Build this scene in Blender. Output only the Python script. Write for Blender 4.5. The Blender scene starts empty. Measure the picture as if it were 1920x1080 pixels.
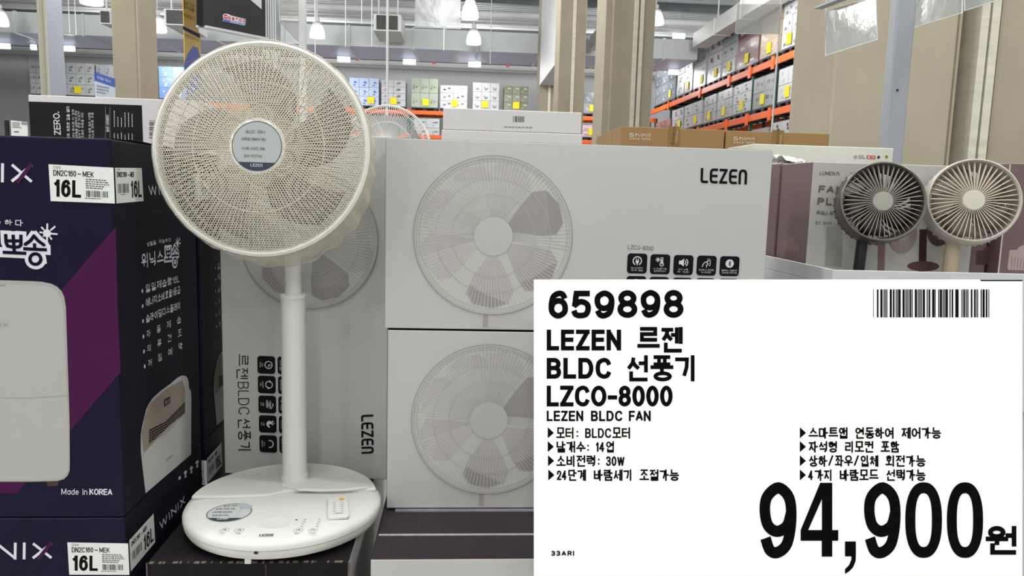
import bpy, math, random
from mathutils import Matrix, Vector

# ---------------------------------------------------------------- camera
scene = bpy.context.scene
EYE = 1.87                       # height of the phone above the shop floor
FPX = 1413.9                     # focal length in pixels of the 1920 wide frame
YAW, PITCH, ROLL = (math.radians(a) for a in (3.966, 7.257, 1.575))
_cy, _sy, _cp, _sp = math.cos(YAW), math.sin(YAW), math.cos(PITCH), math.sin(PITCH)
FWD = Vector((_sy * _cp, _cy * _cp, -_sp))
_r0 = Vector((_cy, -_sy, 0.0)); _u0 = _r0.cross(FWD)
RIGHT = _r0 * math.cos(ROLL) + _u0 * math.sin(ROLL)
UP = _u0 * math.cos(ROLL) - _r0 * math.sin(ROLL)
cam = bpy.data.objects.new('camera', bpy.data.cameras.new('camera'))
scene.collection.objects.link(cam)
cam.data.sensor_width = 36.0
cam.data.lens = FPX / 1920.0 * 36.0
cam.data.clip_start = 0.05; cam.data.clip_end = 300
cam.matrix_world = Matrix(((RIGHT.x, UP.x, -FWD.x, 0), (RIGHT.y, UP.y, -FWD.y, 0), (RIGHT.z, UP.z, -FWD.z, EYE), (0, 0, 0, 1)))
scene.camera = cam

# ---------------------------------------------------------------- world, lights, exposure
scene.view_settings.view_transform = 'Standard'
scene.view_settings.look = 'None'
scene.view_settings.exposure = -0.70
scene.view_settings.gamma = 1.0
world = bpy.data.worlds.new('hall_ambience'); scene.world = world; world.use_nodes = True
world.node_tree.nodes['Background'].inputs[0].default_value = (1.0, 1.0, 0.995, 1)
world.node_tree.nodes['Background'].inputs[1].default_value = 0.55
LAMP_Z = 7.05
def hall_lamp(x, y, power, z=LAMP_Z, size=0.55):
    l = bpy.data.lights.new('high_bay_light', 'POINT'); l.shadow_soft_size = size; l.energy = power
    l.color = (1.0, 0.99, 0.965)
    o = bpy.data.objects.new('high_bay_light', l); scene.collection.objects.link(o); o.location = (x, y, z)
for _x in (-10.5, -5.5, -0.5, 4.5):          # rows of high bay lamps over the aisles around the display
    for _y, _w in ((-10.5, 640), (-6.0, 450), (0.3, 800), (3.8, 300)):
        hall_lamp(_x, _y, _w)
for _x in (-12, -6, 0, 6, 12):               # rows of the same lamps down the hall
    for _y in (11.0, 17.5, 24.5, 29.0):
        hall_lamp(_x, _y, 560, z=6.5)

# ---------------------------------------------------------------- pixel -> place
ORIGIN = Vector((0, 0, EYE))
def ray(px, py): return FWD + RIGHT * ((px - 960.0) / FPX) + UP * ((540.0 - py) / FPX)
def PY(px, py, y): r = ray(px, py); return ORIGIN + r * (y / r.y)
def PX(px, py, x): r = ray(px, py); return ORIGIN + r * (x / r.x)
def PZ(px, py, z): r = ray(px, py); return ORIGIN + r * ((z - EYE) / r.z)

# ---------------------------------------------------------------- materials
def lin(c): c /= 255.0; return c / 12.92 if c <= 0.04045 else ((c + 0.055) / 1.055) ** 2.4
def rgb(h):
    h = h.lstrip('#'); return tuple(lin(int(h[i:i + 2], 16)) for i in (0, 2, 4))
MATS = {}
def mat(name, color, rough=0.6, var=0.06, scale=40.0, bump=0.0, metal=0.0, spec=0.4, emit=0.0, alpha=None, stretch=None, coat=0.0):
    if name in MATS: return MATS[name]
    m = bpy.data.materials.new(name); m.use_nodes = True
    nt = m.node_tree; b = nt.nodes['Principled BSDF']
    c = rgb(color) if isinstance(color, str) else color
    b.inputs['Roughness'].default_value = rough; b.inputs['Metallic'].default_value = metal
    b.inputs['Specular IOR Level'].default_value = spec
    b.inputs['Coat Weight'].default_value = coat; b.inputs['Coat Roughness'].default_value = 0.15
    if var > 0 or bump > 0:
        tc = nt.nodes.new('ShaderNodeTexCoord'); mp = nt.nodes.new('ShaderNodeMapping')
        nz = nt.nodes.new('ShaderNodeTexNoise'); nz.inputs['Scale'].default_value = scale; nz.inputs['Detail'].default_value = 5
        nt.links.new(tc.outputs['Object'], mp.inputs[0]); nt.links.new(mp.outputs[0], nz.inputs['Vector'])
        if stretch: mp.inputs['Scale'].default_value = stretch
        rp = nt.nodes.new('ShaderNodeMapRange'); rp.inputs[1].default_value = 0.3; rp.inputs[2].default_value = 0.7
        rp.inputs[3].default_value = 1 - var; rp.inputs[4].default_value = 1 + var
        mx = nt.nodes.new('ShaderNodeVectorMath'); mx.operation = 'SCALE'; mx.inputs[0].default_value = c
        nt.links.new(nz.outputs[0], rp.inputs[0]); nt.links.new(rp.outputs[0], mx.inputs['Scale'])
        nt.links.new(mx.outputs[0], b.inputs['Base Color'])
        if bump > 0:
            bp = nt.nodes.new('ShaderNodeBump'); bp.inputs['Strength'].default_value = bump; bp.inputs['Distance'].default_value = 0.01
            nt.links.new(nz.outputs[0], bp.inputs['Height']); nt.links.new(bp.outputs[0], b.inputs['Normal'])
    else:
        b.inputs['Base Color'].default_value = (*c, 1)
    if emit: b.inputs['Emission Color'].default_value = (*c, 1); b.inputs['Emission Strength'].default_value = emit
    if alpha is not None: b.inputs['Alpha'].default_value = alpha
    MATS[name] = m
    return m

def ink(h):                       # flat printing ink of one colour
    return mat('ink_' + h.lstrip('#'), h, rough=0.7, var=0.0, spec=0.06)

# ---------------------------------------------------------------- mesh building
COL = scene.collection
class MB:
    def __init__(s): s.v = []; s.f = []; s.m = []
    def add(s, vs, fs, mi=0):
        n = len(s.v); s.v += [tuple(p) for p in vs]; s.f += [tuple(i + n for i in f) for f in fs]; s.m += [mi] * len(fs); return s
    def box(s, a, b, mi=0):
        x0, y0, z0 = a; x1, y1, z1 = b
        return s.add([(x0, y0, z0), (x1, y0, z0), (x1, y1, z0), (x0, y1, z0), (x0, y0, z1), (x1, y0, z1), (x1, y1, z1), (x0, y1, z1)],
                     [(0, 3, 2, 1), (4, 5, 6, 7), (0, 1, 5, 4), (1, 2, 6, 5), (2, 3, 7, 6), (3, 0, 4, 7)], mi)
    def obox(s, c, ax, ay, az, hx, hy, hz, mi=0):
        c = Vector(c); P = []
        for k in (-1, 1):
            for i, j in ((-1, -1), (1, -1), (1, 1), (-1, 1)): P.append(c + ax * hx * i + ay * hy * j + az * hz * k)
        return s.add(P, [(0, 3, 2, 1), (4, 5, 6, 7), (0, 1, 5, 4), (1, 2, 6, 5), (2, 3, 7, 6), (3, 0, 4, 7)], mi)
    def prism(s, pts, d, mi=0):
        n = len(pts); d = Vector(d); P = [Vector(p) for p in pts]
        return s.add(P + [p + d for p in P], [tuple(range(n - 1, -1, -1)), tuple(range(n, 2 * n))] + [(i, (i + 1) % n, n + (i + 1) % n, n + i) for i in range(n)], mi)
    def tube(s, path, r, n=8, closed=False, cap=True, mi=0):
        P = [Vector(p) for p in path]; k = len(P); rr = r if isinstance(r, (list, tuple)) else [r] * k
        vs = []
        for i in range(k):
            a = P[(i - 1) % k] if (closed or i > 0) else P[i]; b = P[(i + 1) % k] if (closed or i < k - 1) else P[i]
            t = (b - a).normalized(); ref = Vector((0, 0, 1)) if abs(t.z) < 0.9 else Vector((0, 1, 0))
            u = t.cross(ref).normalized(); w = u.cross(t)
            for j in range(n):
                q = 2 * math.pi * j / n; vs.append(P[i] + (u * math.cos(q) + w * math.sin(q)) * rr[i])
        fs = []
        for i in range(k if closed else k - 1):
            i2 = (i + 1) % k
            for j in range(n): fs.append((i * n + j, i2 * n + j, i2 * n + (j + 1) % n, i * n + (j + 1) % n))
        if cap and not closed: fs += [tuple(range(n)), tuple(range(k * n - 1, (k - 1) * n - 1, -1))]
        return s.add(vs, fs, mi)
    def lathe(s, prof, n=48, M=None, mi=0, a0=0.0, a1=2 * math.pi):
        full = abs(a1 - a0 - 2 * math.pi) < 1e-6; k = len(prof); vs = []
        cols = n if full else n + 1
        for i in range(cols):
            q = a0 + (a1 - a0) * i / n
            for r, z in prof:
                p = Vector((r * math.cos(q), r * math.sin(q), z)); vs.append(M @ p if M else p)
        fs = []
        for i in range(n):
            i2 = (i + 1) % cols
            for j in range(k - 1): fs.append((i * k + j, i2 * k + j, i2 * k + j + 1, i * k + j + 1))
        return s.add(vs, fs, mi)
    def mesh(s, name, mats, smooth=False):
        me = bpy.data.meshes.new(name); me.from_pydata(s.v, [], s.f)
        for m in (mats if isinstance(mats, (list, tuple)) else [mats]): me.materials.append(m)
        for p, k in zip(me.polygons, s.m): p.material_index = k; p.use_smooth = smooth
        me.update(); return me

INV = {}
def link(o, parent=None, M=None):
    COL.objects.link(o)
    if parent is not None:
        o.parent = parent; o.matrix_parent_inverse = INV.get(parent.name, Matrix())
    if M is not None: o.matrix_basis = M
    return o
def obj(name, mb, mats, parent=None, smooth=False, M=None, bevel=0.0, kind=None, label=None):
    me = mb if isinstance(mb, bpy.types.Mesh) else mb.mesh(name, mats, smooth)
    o = link(bpy.data.objects.new(name, me), parent, M)
    if bevel:
        b = o.modifiers.new('bevel', 'BEVEL'); b.width = bevel; b.segments = 2; b.limit_method = 'ANGLE'; b.angle_limit = math.radians(50)
    elif smooth:
        o.modifiers.new('edge', 'EDGE_SPLIT').split_angle = math.radians(42)
    if kind: o['kind'] = kind
    if label: o['label'] = label
    return o
def tag(o, label, cat, group=None):
    o['label'] = label; o['category'] = cat
    if group: o['group'] = group
    return o
def thing(name, loc, label, cat, group=None):
    o = bpy.data.objects.new(name, None); o.empty_display_size = 0.05; COL.objects.link(o)
    o.location = loc; INV[o.name] = Matrix.Translation(Vector(loc)).inverted()
    return tag(o, label, cat, group)
def struct(name, mb, mats, parent=None, smooth=False):
    o = obj(name, mb, mats, parent, smooth); o['kind'] = 'structure'; return o
def frame_of(a):                  # right, up for an outward axis
    a = Vector(a).normalized(); e1 = Vector((0, 0, 1)).cross(a).normalized(); return e1, a.cross(e1), a
def frame_mat(c, a):
    e1, e2, a = frame_of(a); M = Matrix.Identity(4)
    for i in range(3): M[i][0] = e1[i]; M[i][1] = e2[i]; M[i][2] = a[i]; M[i][3] = c[i]
    return M
# ---------------------------------------------------------------- lettering
def arc(cx, cy, rx, ry, a0, a1, n=14):
    return [(cx + rx * math.cos(math.radians(a0 + (a1 - a0) * i / n)), cy + ry * math.sin(math.radians(a0 + (a1 - a0) * i / n))) for i in range(n + 1)]
def spline(P, n=5, closed=False):
    out = []; k = len(P)
    for i in range(k if closed else k - 1):
        p0 = P[(i - 1) % k] if (closed or i > 0) else P[0]; p1 = P[i]; p2 = P[(i + 1) % k]; p3 = P[(i + 2) % k] if (closed or i + 2 < k) else P[-1]
        for j in range(n):
            t = j / n
            out.append(tuple(0.5 * (2 * p1[d] + (p2[d] - p0[d]) * t + (2 * p0[d] - 5 * p1[d] + 4 * p2[d] - p3[d]) * t * t + (3 * p1[d] - p0[d] - 3 * p2[d] + p3[d]) * t ** 3) for d in (0, 1)))
    if not closed: out.append(tuple(P[-1]))
    return out
NINE = [(0.04, 0.2), (0.2, 0.03), (0.5, 0.0), (0.85, 0.14), (1.0, 0.5), (0.93, 0.84), (0.52, 1.0), (0.1, 0.87), (0.0, 0.655), (0.12, 0.42), (0.46, 0.325), (0.84, 0.41), (0.99, 0.6)]
LET = {  # stroke letters in a unit cell: relative width, strokes (True = closed)
 'A': (0.78, [[(0, 0), (0.5, 1), (1, 0)], [(0.18, 0.32), (0.82, 0.32)]]),
 'B': (0.66, [[(0, 0), (0, 1)] + arc(0.55, 0.76, 0.4, 0.24, 90, -90, 8) + [(0, 0.52)], [(0, 0.52)] + arc(0.6, 0.26, 0.4, 0.26, 90, -90, 8) + [(0, 0), (0, 0.1)]]),
 'C': (0.74, [spline([(1, 0.74), (0.84, 0.94), (0.5, 1), (0.12, 0.85), (0, 0.5), (0.12, 0.15), (0.5, 0), (0.84, 0.06), (1, 0.26)])]),
 'D': (0.7, [[(0, 0), (0, 1)] + arc(0.5, 0.5, 0.5, 0.5, 90, -90, 14) + [(0, 0), (0, 0.1)]]),
 'E': (0.6, [[(1, 1), (0, 1), (0, 0), (1, 0)], [(0, 0.52), (0.92, 0.52)]]),
 'F': (0.56, [[(1, 1), (0, 1), (0, 0)], [(0, 0.5), (0.9, 0.5)]]),
 'G': (0.76, [spline([(1, 0.76), (0.84, 0.94), (0.5, 1), (0.12, 0.85), (0, 0.5), (0.12, 0.15), (0.5, 0), (0.86, 0.1)]) + [(1, 0.2), (1, 0.46), (0.55, 0.46)]]),
 'H': (0.68, [[(0, 0), (0, 1)], [(1, 0), (1, 1)], [(0, 0.52), (1, 0.52)]]),
 'I': (0.0, [[(0.5, 0), (0.5, 1)]]),
 'K': (0.68, [[(0, 0), (0, 1)], [(0.95, 1), (0.02, 0.38)], [(0.32, 0.58), (1, 0)]]),
 'L': (0.55, [[(0, 1), (0, 0), (1, 0)]]),
 'M': (0.85, [[(0, 0), (0, 1), (0.5, 0.1), (1, 1), (1, 0)]]),
 'N': (0.7, [[(0, 0), (0, 1), (1, 0), (1, 1)]]),
 'O': (0.78, [(arc(0.5, 0.5, 0.5, 0.5, 0, 360, 28)[:-1], True)]),
 'P': (0.62, [[(0, 0), (0, 1)] + arc(0.55, 0.74, 0.45, 0.26, 90, -90, 8) + [(0, 0.48)]]),
 'R': (0.66, [[(0, 0), (0, 1)] + arc(0.55, 0.74, 0.45, 0.26, 90, -90, 8) + [(0, 0.48)], [(0.5, 0.48), (1, 0)]]),
 'S': (0.64, [spline([(0.96, 0.78), (0.8, 0.96), (0.48, 1), (0.1, 0.9), (0.06, 0.68), (0.35, 0.54), (0.75, 0.46), (1, 0.26), (0.84, 0.06), (0.5, 0), (0.16, 0.05), (0, 0.24)])]),
 'T': (0.66, [[(0, 1), (1, 1)], [(0.5, 1), (0.5, 0)]]),
 'U': (0.7, [[(0, 1), (0, 0.3)] + arc(0.5, 0.3, 0.5, 0.3, 180, 360, 12) + [(1, 1)]]),
 'V': (0.74, [[(0, 1), (0.5, 0), (1, 1)]]),
 'W': (1.02, [[(0, 1), (0.25, 0), (0.5, 0.95), (0.75, 0), (1, 1)]]),
 'X': (0.72, [[(0, 0), (1, 1)], [(0, 1), (1, 0)]]),
 'Z': (0.64, [[(0, 1), (1, 1), (0, 0), (1, 0)]]),
 '0': (0.58, [(arc(0.5, 0.5, 0.5, 0.5, 0, 360, 28)[:-1], True)]),
 '1': (0.3, [[(0, 0.76), (0.55, 0.82), (1, 1), (1, 0)]]),
 '2': (0.58, [spline([(0.02, 0.7), (0.12, 0.92), (0.5, 1), (0.9, 0.9), (0.98, 0.68), (0.7, 0.4), (0.25, 0.18), (0.0, 0.0)]) + [(1, 0)]]),
 '3': (0.58, [spline([(0.02, 0.76), (0.16, 0.95), (0.48, 1), (0.86, 0.92), (0.92, 0.7), (0.72, 0.55), (0.4, 0.52), (0.76, 0.49), (1, 0.3), (0.86, 0.06), (0.46, 0), (0.12, 0.06), (0, 0.26)])]),
 '4': (0.62, [[(0.74, 0), (0.74, 1), (0.0, 0.28), (1, 0.28)]]),
 '5': (0.58, [[(0.92, 1), (0.16, 1), (0.06, 0.48)] + spline([(0.06, 0.48), (0.46, 0.63), (0.9, 0.53), (1, 0.3), (0.84, 0.06), (0.44, 0), (0.12, 0.05), (0, 0.2)])]),
 '6': (0.58, [spline([(1 - x, 1 - y) for x, y in NINE])]),
 '7': (0.56, [[(0, 1), (1, 1), (0.35, 0)]]),
 '8': (0.58, [(arc(0.5, 0.76, 0.44, 0.24, 0, 360, 20)[:-1], True), (arc(0.5, 0.265, 0.5, 0.265, 0, 360, 20)[:-1], True)]),
 '9': (0.58, [spline(NINE)]),
 'a': (0.5, [[(1, 0.7), (1, 0)], (arc(0.5, 0.34, 0.5, 0.34, 0, 360, 18)[:-1], True)]), 'd': (0.52, [[(1, 1), (1, 0)], (arc(0.5, 0.34, 0.5, 0.34, 0, 360, 18)[:-1], True)]),
 'e': (0.52, [[(0, 0.36), (1, 0.36)] + arc(0.5, 0.34, 0.5, 0.34, 10, 320, 16)]), 'h': (0.5, [[(0, 0), (0, 1)], [(0, 0.4)] + arc(0.5, 0.4, 0.5, 0.3, 180, 0, 10) + [(1, 0)]]),
 'n': (0.5, [[(0, 0), (0, 0.7)], [(0, 0.4)] + arc(0.5, 0.4, 0.5, 0.3, 180, 0, 10) + [(1, 0)]]), 'i': (0.0, [[(0.5, 0), (0.5, 0.68)], [(0.5, 0.88), (0.5, 1.0)]]), 'l': (0.0, [[(0.5, 0), (0.5, 1)]]),
 '+': (0.5, [[(0, 0.45), (1, 0.45)], [(0.5, 0.15), (0.5, 0.75)]]),
 '-': (0.36, [[(0, 0.42), (1, 0.42)]]), '.': (0.0, [[(0.5, 0), (0.5, 0.02)]]), ' ': (0.3, []),
}
LOGO = {  # rounded techno lettering of the fan maker
 'L': (0.5, [[(0, 1), (0, 0.18), (0.08, 0.05), (0.25, 0), (1, 0)]]),
 'e': (0.55, [[(1, 1), (0.3, 1), (0.1, 0.93), (0, 0.75), (0, 0.25), (0.1, 0.07), (0.3, 0), (1, 0)], [(0.42, 0.5), (0.95, 0.5)]]),
 'Z': (0.55, [[(0, 1), (1, 1), (0, 0), (1, 0)]]),
 'n': (0.6, [[(0, 0), (0, 0.75), (0.12, 0.94), (0.35, 1), (0.65, 1), (0.88, 0.94), (1, 0.75), (1, 0)]]),
}
# Hangul syllables composed from stroke letters
_C = {'ㄱ': [[(0, 1), (1, 1), (0.96, 0.5), (0.72, 0)]], 'ㄴ': [[(0, 1), (0, 0), (1, 0)]], 'ㄷ': [[(1, 1), (0, 1), (0, 0), (1, 0)]], 'ㄹ': [[(0, 1), (1, 1), (1, 0.52), (0, 0.52), (0, 0), (1, 0)]],
      'ㅁ': [([(0, 0), (1, 0), (1, 1), (0, 1)], True)], 'ㅂ': [[(0, 1), (0, 0), (1, 0), (1, 1)], [(0, 0.5), (1, 0.5)]], 'ㅅ': [[(0.5, 1), (0.4, 0.5), (0, 0)], [(0.45, 0.62), (0.65, 0.3), (1, 0)]],
      'ㅇ': [(arc(0.5, 0.5, 0.5, 0.5, 0, 360, 20)[:-1], True)], 'ㅈ': [[(0, 1), (1, 1)], [(0.52, 1), (0.4, 0.5), (0, 0)], [(0.45, 0.58), (0.65, 0.28), (1, 0)]],
      'ㅊ': [[(0.32, 1), (0.68, 1)], [(0, 0.76), (1, 0.76)], [(0.5, 0.76), (0.38, 0.38), (0, 0)], [(0.44, 0.46), (1, 0)]], 'ㅋ': [[(0, 1), (1, 1), (0.96, 0.5), (0.72, 0)], [(0, 0.56), (0.95, 0.56)]],
      'ㅌ': [[(1, 1), (0, 1), (0, 0), (1, 0)], [(0, 0.5), (0.95, 0.5)]], 'ㅍ': [[(0, 1), (1, 1)], [(0, 0), (1, 0)], [(0.28, 1), (0.28, 0)], [(0.72, 1), (0.72, 0)]],
      'ㅎ': [[(0.28, 1), (0.72, 1)], [(0, 0.76), (1, 0.76)], (arc(0.5, 0.28, 0.4, 0.28, 0, 360, 18)[:-1], True)]}
for _d, _b in zip('ㄲㄸㅃㅆㅉ', 'ㄱㄷㅂㅅㅈ'):
    _C[_d] = [((lambda P: (P, True) if isinstance(st, tuple) else P)([(p[0] * 0.44 + o, p[1]) for p in (st[0] if isinstance(st, tuple) else st)])) for o in (0, 0.56) for st in _C[_b]]
_V = {'ㅏ': [[(0.25, 0), (0.25, 1)], [(0.25, 0.52), (1, 0.52)]], 'ㅑ': [[(0.25, 0), (0.25, 1)], [(0.25, 0.64), (1, 0.64)], [(0.25, 0.4), (1, 0.4)]], 'ㅓ': [[(0.9, 0), (0.9, 1)], [(0.1, 0.54), (0.9, 0.54)]], 'ㅕ': [[(0.9, 0), (0.9, 1)], [(0.1, 0.66), (0.9, 0.66)], [(0.1, 0.42), (0.9, 0.42)]],
      'ㅣ': [[(0.6, 0), (0.6, 1)]], 'ㅐ': [[(0.1, 0.03), (0.1, 0.97)], [(0.9, 0), (0.9, 1)], [(0.1, 0.52), (0.9, 0.52)]], 'ㅔ': [[(0.5, 0.03), (0.5, 0.97)], [(1, 0), (1, 1)], [(0, 0.54), (0.5, 0.54)]], 'ㅖ': [[(0.5, 0.03), (0.5, 0.97)], [(1, 0), (1, 1)], [(0, 0.66), (0.5, 0.66)], [(0, 0.42), (0.5, 0.42)]], 'ㅒ': [[(0.1, 0.03), (0.1, 0.97)], [(0.9, 0), (0.9, 1)], [(0.1, 0.62), (0.9, 0.62)], [(0.1, 0.42), (0.9, 0.42)]],
      'ㅗ': [[(0, 0), (1, 0)], [(0.5, 0), (0.5, 1)]], 'ㅛ': [[(0, 0), (1, 0)], [(0.33, 0), (0.33, 1)], [(0.67, 0), (0.67, 1)]], 'ㅜ': [[(0, 1), (1, 1)], [(0.5, 1), (0.5, 0)]], 'ㅠ': [[(0, 1), (1, 1)], [(0.33, 1), (0.33, 0)], [(0.67, 1), (0.67, 0)]], 'ㅡ': [[(0, 0.5), (1, 0.5)]]}
CHO, JUNG, JONG = 'ㄱㄲㄴㄷㄸㄹㅁㅂㅃㅅㅆㅇㅈㅉㅊㅋㅌㅍㅎ', 'ㅏㅐㅑㅒㅓㅔㅕㅖㅗㅘㅙㅚㅛㅜㅝㅞㅟㅠㅡㅢㅣ', ' ㄱㄲ.ㄴ..ㄷㄹ.......ㅁㅂ.ㅅㅆㅇㅈㅊㅋㅌㅍㅎ'
_MIX = {'ㅘ': 'ㅗㅏ', 'ㅙ': 'ㅗㅐ', 'ㅚ': 'ㅗㅣ', 'ㅝ': 'ㅜㅓ', 'ㅞ': 'ㅜㅔ', 'ㅟ': 'ㅜㅣ', 'ㅢ': 'ㅡㅣ'}
def glyph(ch):
    """(width, strokes) of a character, strokes as (points, closed)"""
    if not '가' <= ch <= '힣':
        w, S = LET[ch]; return w * 0.9, [((st[0] if isinstance(st, tuple) else st), isinstance(st, tuple)) for st in S], (w * 0.9, 0.86)
    k = ord(ch) - 0xAC00; c, v, j = CHO[k // 588], JUNG[k % 588 // 28], JONG[k % 28]; out = []
    def put(S, x0, y0, x1, y1):
        for st in S:
            cl = isinstance(st, tuple); out.append(([(x0 + (x1 - x0) * p[0], y0 + (y1 - y0) * p[1]) for p in (st[0] if cl else st)], cl))
    J = j != ' '
    if v in _MIX:
        h_, v_ = _MIX[v]
        put(_C[c], *((0.08, 0.66, 0.54, 1.0) if J else (0.08, 0.52, 0.56, 0.98))); put(_V[h_], *((0.0, 0.4, 0.64, 0.56) if J else (0.0, 0.14, 0.66, 0.4))); put(_V[v_], *((0.68, 0.34, 0.96, 1) if J else (0.7, 0, 1.0, 1)))
    elif v in 'ㅗㅛㅜㅠㅡ':
        put(_C[c], *((0.16, 0.68, 0.84, 1.0) if J else (0.14, 0.5, 0.86, 1.0))); put(_V[v], *((0.0, 0.41, 1, 0.55) if J else (0, 0.08, 1, 0.36)))
    else:
        wide = 0.46 if v in 'ㅔㅖㅐㅒ' else 0.54
        put(_C[c], *((0.03, 0.5, wide, 0.96) if J else (0.02, 0.18, wide, 0.9))); put(_V[v], *((wide + 0.08, 0.4, 0.97, 1) if J else (wide + 0.08, 0, 0.98, 1)))
    if J and j in _C: put(_C[j], 0.16, 0.0, 0.92, 0.28)
    return 1.0, out, (1.0, 1.0)

def thick(P, w, closed=False):
    """quads of a pen stroke: smooth bends share their edges, sharp corners and ends are squared off"""
    Q = []
    for p in P:
        p = Vector((p[0], p[1]))
        if not Q or (p - Q[-1]).length > 1e-7: Q.append(p)
    if closed and len(Q) > 2 and (Q[0] - Q[-1]).length < 1e-7: Q.pop()
    k = len(Q)
    if k < 2: return []
    ns = k if closed else k - 1; D = [(Q[(i + 1) % k] - Q[i]).normalized() for i in range(ns)]; out = []
    def end(i, seg, first):        # offset pair at vertex i for segment seg
        d = D[seg]; n = Vector((-d.y, d.x)) * (w / 2); s_ = -1 if first else 1
        other = seg - 1 if first else seg + 1
        axis = abs(d.x) < 0.12 * abs(d.y) + 1e-9 or abs(d.y) < 0.12 * abs(d.x) + 1e-9
        if not closed and not 0 <= other < ns: e = d * s_ * w * (0.5 if axis else 0.12); return Q[i] + n + e, Q[i] - n + e
        o = D[other % ns]; c = max(-1.0, min(1.0, d.dot(o))); turn = math.acos(c)
        if turn < 0.65:
            m = Vector((-d.y - o.y, d.x + o.x)).normalized(); m *= (w / 2) / max(0.6, m.dot(Vector((-d.y, d.x)))); return Q[i] + m, Q[i] - m
        oax = abs(o.x) < 0.12 * abs(o.y) + 1e-9 or abs(o.y) < 0.12 * abs(o.x) + 1e-9
        ext = 0.5 * min(1.0, math.tan(turn / 2)) if axis else (0.0 if oax else 0.3)
        e = d * s_ * w * ext; return Q[i] + n + e, Q[i] - n + e
    for i in range(ns):
        a, b = end(i, i, True); c, d = end((i + 1) % k, i, False); out.append([a, b, d, c])
    return out

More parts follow.
